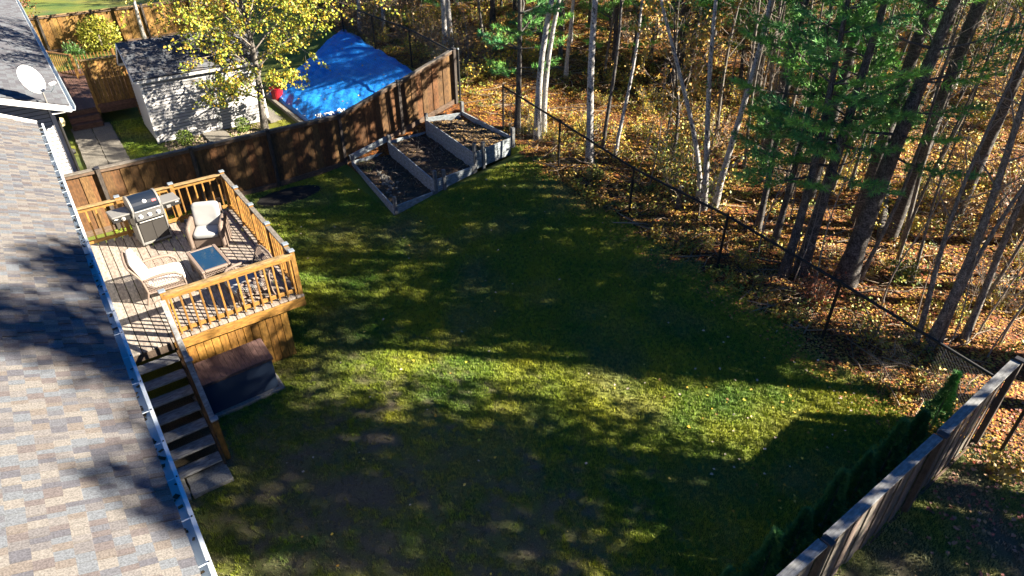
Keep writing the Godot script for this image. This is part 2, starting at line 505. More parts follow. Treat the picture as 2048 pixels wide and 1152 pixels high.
# ---------------------------------------------------------------- shingled roof
# rows of tabs over the plane: origin o at the eave, up the slope u, along the eave w; nearest ones returned as parts
func roof_tabs(parent: Node, o: Vector3, u: Vector3, w: Vector3, slope_len: float, run: float, seed_: int, parts_most: int, wmin: float, wmax: float, tones: Array, limit = null) -> void:
	var r := RandomNumberGenerator.new(); r.seed = seed_
	var nrm := w.cross(u)
	if nrm.y < 0: nrm = -nrm
	var exp_ := 0.148
	var tabs := []
	for i in int(slope_len / exp_):
		var s := -r.randf() * 0.2
		var last := -1
		while s < run:
			var wd := r.randf_range(wmin, wmax)
			var t := r.randi_range(0, tones.size() - 1)
			if t == last: t = (t + 1) % tones.size()
			last = t
			var raised := 1 if r.randf() < 0.5 else 0
			var a := maxf(s, 0.0); var b := minf(s + wd, run)
			if b - a > 0.03:
				var c := o + u * ((i + 0.5) * exp_) + w * ((a + b) * 0.5) + nrm * (0.013 + 0.006 * raised)
				tabs.append([c, b - a, t, raised, c.distance_squared_to(cam_pos), r.randf_range(-0.5, 0.5)])
			s += wd
	tabs.sort_custom(func(p, q): return p[4] < q[4])
	var rest := MB.new()
	var made := 0
	for tb in tabs:
		var tilt := 0.075
		var uu := (u - nrm * tilt).normalized()
		var nn := (nrm + u * tilt).normalized()
		var sz := Vector3(snappedf(tb[1] - 0.004, 0.01), 0.014 + 0.010 * tb[3], exp_ + 0.02)
		var c: Vector3 = tb[0] + u * 0.008
		var bs := Basis(w, nn, w.cross(nn))
		if made < parts_most and in_view(c, 1.0):
			part("shingle", bbox(sz, 0.003), M["shingle%d" % tones[tb[2]]], parent, c, bs)
			made += 1
		else:
			var k: Color = (M["shingle%d" % tones[tb[2]]] as StandardMaterial3D).albedo_color.srgb_to_linear()
			rest.col = k
			rest.box(c, sz, bs)
	var st := part("shingle_field", rest.mesh(), M.shingle_mix, parent)
	st.set_meta("kind", "stuff")

func build_house() -> void:
	var h := thing("house", "house with mottled brown and grey shingle roof and long white gutter", "house", Vector3(-0.27, 0, -18.6))
	var off := -h.position
	var sl := Vector2(1.0, 0.49).normalized()
	var e := Vector3(-0.27, 3.70, -18.6)
	var u := Vector3(-sl.x, sl.y, 0)
	var deck_len := 7.0
	var mb := MB.new()
	mb.col = Color(1, 1, 1)
	var nrm := Vector3(sl.y, sl.x, 0)
	# roof sheet, soffit, walls
	mb.box(e + off + u * deck_len * 0.5 + Vector3(0, 0, 11.0) - nrm * 0.03, Vector3(deck_len, 0.055, 22.0), Basis(u, nrm, u.cross(nrm)))
	part("roof_sheet", mb.mesh(), M.shingle2, h)
	roof_tabs(h, e + off + Vector3(0, 0, 0.0), u, Vector3(0, 0, 1), deck_len, 22.0, 41, 300, 0.06, 0.13, [0, 1, 2, 3, 4, 5, 6, 7, 1, 3])
	var wl := MB.new()
	wl.box(Vector3(-0.55, 1.8, 11.3) , Vector3(0.12, 3.6, 21.6))
	wl.box(Vector3(-4.6, 1.8, 0.56), Vector3(7.9, 3.6, 0.12))
	wl.box(Vector3(-4.6, 1.8, 22.04), Vector3(7.9, 3.6, 0.12))
	wl.box(Vector3(-0.27, 3.50, 11.0), Vector3(0.46, 0.03, 22.0))
	part("wall", wl.mesh(), M.siding, h)
	part("fascia", bbox(Vector3(0.03, 0.2, 22.0)), M.white_paint, h, Vector3(-0.035, 3.58, 11.0))
	# gutter: a trough with lip, running along the eave
	var prof := PackedVector2Array([Vector2(-0.015, 3.70), Vector2(-0.015, 3.60), Vector2(0.085, 3.60), Vector2(0.128, 3.66), Vector2(0.128, 3.705), Vector2(0.088, 3.708), Vector2(0.088, 3.696), Vector2(0.119, 3.693), Vector2(0.119, 3.664), Vector2(0.080, 3.610), Vector2(-0.006, 3.610), Vector2(-0.006, 3.70)])
	var gm := MB.new()
	gm.extrude_x(prof, -22.0, 0.02)
	var g := part("gutter", gm.mesh(), M.gutter, h, Vector3.ZERO, Basis(Vector3(0, 0, -1), Vector3.UP, Vector3(1, 0, 0)))
	for i in 36:
		part("gutter_hanger", bbox(Vector3(0.014, 0.006, 0.125), 0.002), M.gutter, g, Vector3(-0.3 - i * 0.6, 3.7015, 0.045))
		part("screw", bbox(Vector3(0.016, 0.012, 0.016), 0.003), M.black_metal, g, Vector3(-0.3 - i * 0.6, 3.714, 0.108))
	var deb := MB.new()
	var r := RandomNumberGenerator.new(); r.seed = 4
	for i in 150:
		var z := r.randf_range(0.0, 21.5)
		deb.col = Color(0.05, 0.035, 0.02).lerp(Color(0.22, 0.13, 0.05), r.randf() * r.randf())
		deb.box(Vector3(r.randf_range(0.0, 0.075), 3.614 + r.randf() * 0.02, z), Vector3(0.02 + r.randf() * 0.03, 0.006, 0.02 + r.randf() * 0.05), Basis(Vector3.UP, r.randf() * TAU) * Basis(Vector3.RIGHT, r.randf_range(-0.6, 0.6)))
	part("gutter_leaves", deb.mesh(), M.fallen, h).set_meta("kind", "stuff")
	board(h, "rake_board", e + off + Vector3(0, 0.02, -0.02), e + off + u * deck_len + Vector3(0, 0.02, -0.02), 0.14, 0.03, M.white_paint, Vector3(0, 1, 0))
	# leaves lying on the roof would move alone, the photograph shows hardly any

# ---------------------------------------------------------------- fences
func board_fence(label: String, zf: float, px: Array, py: Array, base: Array, facing: float, nb: int, set_: String, cap_m, group := "") -> Node3D:
	var o := Vector3(px[0], base[0], zf)
	var f := thing("board_fence", label, "fence", o, 0.0, group)
	for i in px.size():
		var gy: float = base[i]
		board(f, "post", Vector3(px[i], gy - 0.1, zf + facing * 0.045) - o, Vector3(px[i], py[i] + 0.05, zf + facing * 0.045) - o, 0.10, 0.10, M.post_dark)
		part("post_cap", bbox(Vector3(0.125, 0.035, 0.17), 0.008), M.cap_black, f, Vector3(px[i], py[i] + 0.062, zf + facing * 0.035) - o)
	for i in px.size() - 1:
		var xa: float = px[i]; var xb: float = px[i + 1]
		var ta: float = py[i]; var tb: float = py[i + 1]
		var ga: float = base[i]; var gb: float = base[i + 1]
		# flat cap, rail under it, kick board
		board(f, "cap_rail", Vector3(xa + 0.052, ta + 0.02, zf) - o, Vector3(xb - 0.052, tb + 0.02, zf) - o, 0.15, 0.036, cap_m, Vector3(0, 0, 1))
		board(f, "top_rail", Vector3(xa + 0.052, ta - 0.045, zf + facing * 0.038) - o, Vector3(xb - 0.052, tb - 0.045, zf + facing * 0.038) - o, 0.085, 0.036, M.fence_u, Vector3.UP)
		board(f, "kick_board", Vector3(xa + 0.052, ga + 0.09, zf + facing * 0.032) - o, Vector3(xb - 0.052, gb + 0.09, zf + facing * 0.032) - o, 0.17, 0.036, M.fence_u, Vector3.UP)
		for k in nb:
			var t := (k + 0.5) / nb
			var x := lerpf(xa + 0.05, xb - 0.05, t)
			var wd := (xb - xa - 0.1) / nb
			var tone := rng.randi_range(0, 5)
			var stagger := 0.021 * (k % 2)
			board(f, "board", Vector3(x, lerpf(ga, gb, t) + 0.03, zf - 0.004 - stagger + rng.randf_range(-0.002, 0.002)) - o, Vector3(x, lerpf(ta, tb, t) + 0.0, zf - 0.004 - stagger) - o, (wd - 0.014) if k % 2 == 0 else (wd + 0.03), 0.018, M[set_ + str(tone)])
	return f

func build_fences() -> void:
	board_fence("brown stained board fence between lawn and shed yard, rising at its far end", -20.05,
		[-3.9, -1.65, 0.6, 3.02, 5.27, 7.6, 9.83, 12.06], [1.83, 1.83, 1.83, 1.83, 1.85, 1.85, 2.53, 3.24],
		[0.0, 0.0, 0.0, 0.0, 0.0, 0.12, 0.78, 1.38], 1.0, 10, "fence", M.fence_cap)
	board_fence("weathered grey board fence beside the cedar hedge", -1.93,
		[-2.76, 0.38, 3.52, 6.66, 9.8, 12.4], [1.18, 1.18, 1.18, 1.18, 1.26, 1.50],
		[-0.85, -0.85, -0.85, -0.80, -0.72, -0.64], 1.0, 14, "oldgrey", M.grey_top)
	board_fence("sunlit orange board fence at the back of the neighbouring yard", -42.0,
		[-3.6, -1.2, 1.2, 3.6, 6.0, 8.4, 10.8], [2.06, 2.06, 2.06, 2.06, 2.06, 2.1, 2.2], [0.3, 0.3, 0.3, 0.3, 0.3, 0.35, 0.5], 1.0, 12, "bright", M.honey_top)
	# black chain link fence along the wood
	var cl := [[12.45, -17.65], [12.4, -14.62], [12.4, -11.45], [12.4, -8.28], [12.4, -5.26], [12.4, -2.1]]
	chain_fence("black chain link fence dividing the lawn from the golden wood", cl, 1.52)
	chain_fence("black chain link fence in the brush behind the blue tarp", [[12.4, -20.5], [12.4, -23.85], [12.4, -27.08], [12.4, -30.3], [12.4, -33.5]], 1.5)
	chain_fence("black chain link fence right of the grey board fence", [[12.62, -1.5], [12.5, 1.7], [12.5, 4.9]], 1.62)
	# the extra black post beside the end of the brown fence
	var ep := thing("steel_post", "tall black steel post at the far end of the brown board fence", "post", Vector3(12.22, 1.3, -20.0))
	var pm := MB.new()
	pm.tube([Vector3(0, -0.1, 0), Vector3(0, 1.95, 0)], [0.035, 0.035], 10)
	part("tube", pm.mesh(), M.black_metal, ep)
	var dm := MB.new()
	dm.lathe([Vector2(0.0, 0.05), Vector2(0.03, 0.035), Vector2(0.042, 0.0), Vector2(0.0, 0.0)], 10, Vector3(0, 1.95, 0))
	part("post_cap", dm.mesh(), M.cap_metal, ep)

func chain_fence(label: String, pts: Array, hh: float) -> void:
	var o := on(pts[0][0], pts[0][1])
	var f := thing("chain_link_fence", label, "fence", o)
	var tops := []
	for p in pts:
		var g := Vector3(p[0], terrain(p[0], p[1]), p[1]) - o
		var m := MB.new()
		m.tube([g - Vector3(0, 0.1, 0), g + Vector3(0, hh, 0)], [0.034, 0.034], 8)
		m.lathe([Vector2(0.0, 0.05), Vector2(0.03, 0.03), Vector2(0.038, 0.0)], 8, g + Vector3(0, hh, 0))
		part("post", m.mesh(), M.black_metal, f)
		tops.append(g)
	for i in pts.size() - 1:
		var a: Vector3 = tops[i]; var b: Vector3 = tops[i + 1]
		var m := MB.new()
		m.tube([a + Vector3(0, hh - 0.03, 0), b + Vector3(0, hh - 0.03, 0)], [0.032, 0.032], 6)
		part("top_rail", m.mesh(), M.black_metal, f)
		var w := MB.new()
		var L := (b - a).length()
		var cell := 0.075
		var n := int(L / cell)
		var H := hh - 0.08
		for k in range(-int(H / cell), n):
			for s in [0, 1]:
				var u0 := k * cell; var u1 := u0 + H
				var v0 := 0.0; var v1 := H
				if u0 < 0: v0 = -u0; u0 = 0
				if u1 > L: v1 = H - (u1 - L); u1 = L
				if u1 <= u0: continue
				var pa := a.lerp(b, u0 / L) + Vector3(0, 0.03 + (v0 if s == 0 else H - v0), 0)
				var pb := a.lerp(b, u1 / L) + Vector3(0, 0.03 + (v1 if s == 0 else H - v1), 0)
				w.tube([pa, pb], [0.0028, 0.0028], 3, 1.0, false)
		var wm := part("wire_mesh", w.mesh(), M.black_metal, f)
		wm.set_meta("kind", "stuff")

# ---------------------------------------------------------------- deck
func rail_run(parent: Node3D, a: Vector3, b: Vector3, n: int, set_: String, top_m, side: Vector3, cap_post: Array) -> void:
	# a and b at deck level; side points outward
	var d := (b - a).normalized()
	board(parent, "top_rail", a + Vector3(0, 0.945, 0), b + Vector3(0, 0.945, 0), 0.10, 0.036, top_m, side)
	board(parent, "rail_face", a + Vector3(0, 0.875, 0) + side * 0.026, b + Vector3(0, 0.875, 0) + side * 0.026, 0.09, 0.034, M.honey_u if absf(d.x) > 0.5 else M.honey0, Vector3.UP)
	board(parent, "bottom_rail", a + Vector3(0, 0.10, 0) - side * 0.014, b + Vector3(0, 0.10, 0) - side * 0.014, 0.085, 0.034, M.honey_u if absf(d.x) > 0.5 else M.honey1, Vector3.UP)
	for k in n:
		var p := a.lerp(b, (k + 0.5) / n) + side * (-0.012)
		var q := p + side * 0.034
		board(parent, "baluster", q + Vector3(0, 0.02, 0), q + Vector3(0, 0.83, 0), 0.036, 0.036, M[set_ + str(rng.randi_range(0, 5))], d)
	for t in cap_post:
		var p: Vector3 = a.lerp(b, t)
		board(parent, "post", p - Vector3(0, 0.3, 0), p + Vector3(0, 1.0, 0), 0.092, 0.092, M[set_ + str(rng.randi_range(0, 3))], d)
		part("post_cap", bbox(Vector3(0.12, 0.03, 0.12), 0.008), M.cap_metal, parent, p + Vector3(0, 1.015, 0))

func build_deck() -> void:
	var o := Vector3(3.02, 0, -11.45)
	var f := thing("deck", "raised wooden deck with honey coloured railings, board skirt and stairs", "deck", o)
	var y := 1.5
	# planks along the house wall
	var x := -0.72
	var i := 0
	while x < 3.02:
		var z1 := -11.42 if x > 0.5 else -11.40
		var pl := board(f, "deck_plank", Vector3(x + 0.085, y - 0.017, -16.32) - o, Vector3(x + 0.085, y - 0.017, z1 + rng.randf_range(-0.012, 0.012)) - o, 0.156, 0.034, M["deck%d" % rng.randi_range(0, 5)])
		x += 0.1705
		i += 1
	# frame
	board(f, "front_beam", Vector3(0.5, y - 0.16, -11.46) - o, Vector3(3.03, y - 0.16, -11.46) - o, 0.2, 0.04, M.honey_u, Vector3.UP)
	board(f, "side_beam", Vector3(3.0, y - 0.16, -16.3) - o, Vector3(3.0, y - 0.16, -11.5) - o, 0.2, 0.04, M.honey2, Vector3.UP)
	board(f, "back_beam", Vector3(-0.7, y - 0.16, -16.3) - o, Vector3(2.97, y - 0.16, -16.3) - o, 0.2, 0.04, M.fence_u, Vector3.UP)
	for k in 9:
		var zz := -16.0 + k * 0.55
		board(f, "joist", Vector3(-0.7, y - 0.13, zz) - o, Vector3(2.96, y - 0.13, zz) - o, 0.18, 0.04, M.hidden_wood, Vector3.UP)
	# skirt of upright boards, front then right side
	var sx := 0.52
	while sx < 2.5:
		board(f, "skirt_board", Vector3(sx + 0.076, -0.02, -11.60) - o, Vector3(sx + 0.076, y - 0.20, -11.60) - o, 0.143, 0.024, M["honey%d" % rng.randi_range(0, 5)])
		sx += 0.152
	var sz := -16.2
	while sz < -11.7:
		board(f, "skirt_board", Vector3(2.52, -0.02, sz + 0.076) - o, Vector3(2.52, y - 0.20, sz + 0.076) - o, 0.143, 0.024, M["fence%d" % rng.randi_range(0, 5)], Vector3(0, 0, 1))
		sz += 0.152
	board(f, "support_post", Vector3(2.44, -0.05, -11.70) - o, Vector3(2.44, y - 0.15, -11.70) - o, 0.12, 0.12, M.hidden_wood)
	board(f, "support_post", Vector3(0.56, -0.05, -11.70) - o, Vector3(0.56, y - 0.15, -11.70) - o, 0.12, 0.12, M.hidden_wood)
	# railings
	rail_run(f, Vector3(0.60, y, -11.52) - o, Vector3(2.98, y, -11.52) - o, 14, "honey", M.honey_top, Vector3(0, 0, 1), [0.0])
	rail_run(f, Vector3(2.98, y, -16.22) - o, Vector3(2.98, y, -11.52) - o, 27, "honey", M.grey_top_v, Vector3(1, 0, 0), [0.0, 0.235, 0.47, 0.70, 0.93, 1.0])
	rail_run(f, Vector3(-0.70, y, -16.22) - o, Vector3(1.80, y, -16.22) - o, 13, "honey", M.honey_top, Vector3(0, 0, -1), [0.03, 0.54, 1.0])
	rail_run(f, Vector3(1.85, y, -16.22) - o, Vector3(2.93, y, -16.22) - o, 6, "honey", M.honey_top, Vector3(0, 0, -1), [])
	# stairs
	for k in 7:
		var ty := y - 0.1875 * (k + 1)
		var tz := -11.13 + 0.283 * k
		board(f, "stair_tread", Vector3(-0.5, ty, tz - 0.02) - o, Vector3(0.47, ty, tz - 0.02) - o, 0.25, 0.038, M.tread, Vector3(0, 0, 1))
	board(f, "riser_board", Vector3(-0.5, y - 0.12, -11.42) - o, Vector3(0.47, y - 0.12, -11.42) - o, 0.15, 0.03, M.hidden_wood, Vector3.UP)
	board(f, "stringer", Vector3(0.50, y - 0.22, -11.4) - o, Vector3(0.50, -0.02, -9.38) - o, 0.24, 0.04, M.fence0, Vector3.UP)
	board(f, "stringer", Vector3(-0.52, y - 0.22, -11.4) - o, Vector3(-0.52, -0.02, -9.38) - o, 0.24, 0.04, M.fence0, Vector3.UP)
	var ha := Vector3(0.56, y + 0.86, -11.45) - o
	var hb := Vector3(0.56, 0.93, -9.50) - o
	board(f, "hand_rail", ha, hb, 0.09, 0.038, M.tread, Vector3.RIGHT)
	for pz in [-10.45, -9.52]:
		var t: float = (pz + 11.45) / 1.95
		var top: float = lerpf(y + 0.86, 0.93, t)
		board(f, "post", Vector3(0.575, -0.05, pz) - o, Vector3(0.575, top - 0.03, pz) - o, 0.092, 0.092, M["fence2"] if pz < -10 else M["honey5"])
		part("post_cap", bbox(Vector3(0.13, 0.03, 0.13), 0.008), M.cap_metal, f, Vector3(0.575, top + 0.035, pz) - o)
	for k in 9:
		var t := (k + 0.6) / 10.0
		var p := Vector3(0.53, 0, -11.4).lerp(Vector3(0.53, 0, -9.55), t)
		var lo := lerpf(y - 0.05, 0.12, t)
		board(f, "stair_baluster", Vector3(p.x, lo, p.z) - o, Vector3(p.x, lo + 0.82, p.z) - o, 0.036, 0.036, M["fence%d" % (k % 6)])
	# landing slabs
	var s := thing("paving_slab", "cracked concrete slab at the foot of the deck stairs", "slab", Vector3(0.18, 0.0, -9.18))
	part("slab", slab_mesh(0.66, 0.48, 0.07, 7), M.concrete_dark, s, Vector3(0, 0.03, 0))
	var s2 := thing("paving_slab", "smaller concrete slab between the stair foot and the house wall", "slab", Vector3(-0.42, 0.0, -9.2))
	part("slab", slab_mesh(0.48, 0.5, 0.07, 9), M.concrete_dark, s2, Vector3(0, 0.02, 0))

func slab_mesh(w: float, d: float, t: float, seed_: int) -> ArrayMesh:
	var r := RandomNumberGenerator.new(); r.seed = seed_
	var m := MB.new()
	m.col = Color(1, 1, 1)
	var ring := []
	for e in [[-1, -1, 1, -1], [1, -1, 1, 1], [1, 1, -1, 1], [-1, 1, -1, -1]]:
		for k in 4:
			var t0 := k / 4.0
			var px := lerpf(e[0], e[2], t0) * w * 0.5; var pz := lerpf(e[1], e[3], t0) * d * 0.5
			ring.append(Vector3(px + r.randf_range(-0.012, 0.012), t * 0.5, pz + r.randf_range(-0.012, 0.012)))
	var cen := Vector3(0, t * 0.5, 0)
	for k in ring.size():
		var a: Vector3 = ring[k]; var b: Vector3 = ring[(k + 1) % ring.size()]
		var ai := a * Vector3(0.97, 1, 0.97) + Vector3(0, 0.008, 0); var bi := b * Vector3(0.97, 1, 0.97) + Vector3(0, 0.008, 0)
		m.tri(cen + Vector3(0, 0.008, 0), ai, bi)
		m.quad(ai, a, b, bi)
		m.quad(a, a - Vector3(0, t, 0), b - Vector3(0, t, 0), b)
	return m.mesh()

# ---------------------------------------------------------------- neighbouring house
func build_neighbour_house() -> void:
	var zf := -21.4
	var o := Vector3(0.1, 0.3, zf)
	var h := thing("neighbour_house", "neighbouring house with grey roof, white lap siding and a dish at its corner", "house", o)
	var sl := Vector2(1.0, 0.35).normalized()
	var u := Vector3(-sl.x, sl.y, 0)
	var nrm := Vector3(sl.y, sl.x, 0)
	var e := Vector3(0.56, 3.42, -20.75) - o
	var m := MB.new(); m.col = Color(1, 1, 1)
	m.box(e + u * 3.5 + Vector3(0, 0, -10.0) - nrm * 0.04, Vector3(7.0, 0.07, 20.0), Basis(u, nrm, u.cross(nrm)))
	part("roof_sheet", m.mesh(), M.shingle2, h)
	roof_tabs(h, e + Vector3(0, 0, -20.0), u, Vector3(0, 0, 1), 6.9, 20.0, 77, 0, 0.16, 0.34, [2, 3, 2, 5, 3])
	# lap siding on the gable end
	part("wall", core_wall(), M.siding_grey, h)
	for k in 41:
		var yy := 0.02 + k * 0.108
		var x1 := -0.06; var x0 := -6.0
		if yy > 3.05:
			var cut := (yy - 3.05) / 0.35
			x1 -= cut
		if x1 - x0 < 0.3: continue
		board(h, "siding_course", Vector3(x0, yy + 0.054, 0.008), Vector3(x1, yy + 0.054, 0.008), 0.088, 0.022, M.siding, Vector3(0, 1, -0.17).normalized())
	for k in 29:
		var yy := 0.02 + k * 0.108
		board(h, "siding_course", Vector3(0.008, yy + 0.054, -0.06), Vector3(0.008, yy + 0.054, -17.5), 0.088, 0.022, M.siding, Vector3(-0.17, 1, 0).normalized())
	board(h, "corner_trim", Vector3(0.01, 0.0, 0.012), Vector3(0.01, 3.15, 0.012), 0.11, 0.03, M.white_paint)
	board(h, "corner_trim", Vector3(0.025, 0.0, -0.05), Vector3(0.025, 3.15, -0.05), 0.11, 0.03, M.white_paint, Vector3(0, 0, 1))
	board(h, "rake_board", e + Vector3(0.02, -0.11, 0.012), e + u * 6.9 + Vector3(0, -0.11, 0.012), 0.15, 0.025, M.white_paint, Vector3.UP)
	board(h, "fascia", e + Vector3(0.01, -0.10, 0.0), e + Vector3(0.01, -0.10, -20.0), 0.13, 0.025, M.white_paint, Vector3.UP)
	# eave gutter with brackets
	var gm := MB.new(); gm.col = Color(1, 1, 1)
	gm.extrude_x(PackedVector2Array([Vector2(0.025, -0.04), Vector2(0.025, -0.15), Vector2(0.10, -0.15), Vector2(0.13, -0.05), Vector2(0.13, -0.03), Vector2(0.12, -0.03), Vector2(0.095, -0.14), Vector2(0.032, -0.14), Vector2(0.032, -0.04)]), 0.0, 20.0)
	part("gutter", gm.mesh(), M.gutter, h, e, Basis(Vector3(0, 0, -1), Vector3.UP, Vector3(1, 0, 0)))
	board(h, "soffit", e + Vector3(-0.22, -0.16, 0.0), e + Vector3(-0.22, -0.16, -20.0), 0.46, 0.015, M.white_paint)
	# black elbow and downpipe by the corner
	var dp := MB.new(); dp.col = Color(1, 1, 1)
	dp.tube([Vector3(0.50, 2.98, 0.12), Vector3(0.42, 2.90, 0.12), Vector3(0.16, 2.80, 0.10), Vector3(0.10, 2.7, 0.10), Vector3(0.10, 0.1, 0.10)], [0.04, 0.04, 0.04, 0.04, 0.04], 8)
	part("downpipe", dp.mesh(), M.black_metal, h)
	# side wall fittings
	var gl := MB.new(); gl.col = Color(1, 1, 1)
	gl.lathe([Vector2(0.0, 0.0), Vector2(0.10, 0.03), Vector2(0.13, 0.14), Vector2(0.11, 0.27), Vector2(0.0, 0.31)], 12, Vector3(0.18, 1.05, -4.6))
	part("wall_globe", gl.mesh(), M.globe, h)
	var mt := part("electric_meter", bbox(Vector3(0.14, 0.34, 0.24), 0.02), M.meter, h, Vector3(0.09, 1.15, -1.5))
	var md := MB.new(); md.col = Color(1, 1, 1)
	md.lathe([Vector2(0.0, 0.08), Vector2(0.07, 0.07), Vector2(0.085, 0.0)], 12, Vector3(0.07, 0.04, 0), Basis(Vector3(0, 1, 0), Vector3(1, 0, 0), Vector3(0, 0, 1)))
	part("dial", md.mesh(), M.steel_paint, mt)
	# satellite dish: mounted things hang from the house but move alone
	var d := thing("satellite_dish", "white oval satellite dish on a bracket at the grey roof corner", "satellite dish", Vector3(0.10, 3.72, -20.70))
	var prof := []
	for k in 7:
		var rr := 0.34 * k / 6.0
		prof.append(Vector2(rr, 0.30 * rr * rr))
	for k in 7:
		var rr := 0.34 * (6 - k) / 6.0
		prof.append(Vector2(rr + 0.001, 0.30 * rr * rr - 0.012))
	var dm := MB.new(); dm.col = Color(1, 1, 1)
	dm.lathe(prof, 28)
	var up := Vector3(0.62, 0.42, 0.66).normalized()
	var sx := up.cross(Vector3.UP).normalized()
	var db := Basis(sx, up, sx.cross(up))
	part("reflector", dm.mesh(), M.dish, d, Vector3(-0.14, 0.50, 0.02), db * Basis.from_scale(Vector3(0.92, 1, 1.08)))
	var am := MB.new(); am.col = Color(1, 1, 1)
	am.tube([Vector3(0.0, -0.15, -0.05), Vector3(0.0, 0.18, -0.05), Vector3(-0.12, 0.46, -0.02)], [0.022, 0.022, 0.022], 8)
	part("mast", am.mesh(), M.steel_paint, d)
	var lm := MB.new(); lm.col = Color(1, 1, 1)
	lm.tube([Vector3(-0.05, 0.24, 0.10), Vector3(0.18, 0.20, 0.28), Vector3(0.30, 0.34, 0.34)], [0.014, 0.014, 0.014], 6)
	part("arm", lm.mesh(), M.cap_metal, d)
	part("receiver", bbox(Vector3(0.17, 0.08, 0.09), 0.02), M.dish, d, Vector3(0.27, 0.40, 0.32), Basis(up.cross(Vector3.UP).normalized(), 0.4))

func core_wall() -> ArrayMesh:
	var m := MB.new(); m.col = Color(1, 1, 1)
	m.box(Vector3(-3.0, 1.45, -0.06), Vector3(5.96, 3.3, 0.1))
	m.box(Vector3(-0.06, 1.45, -9.0), Vector3(0.1, 3.3, 17.7))
	m.box(Vector3(-6.0, 1.45, -9.0), Vector3(0.1, 3.3, 17.7))
	for k in 12:
		m.box(Vector3(-3.2 - k * 0.15, 3.1 + k * 0.1, -0.06), Vector3(5.6 - k * 0.3, 0.1, 0.1))
	return m.mesh()

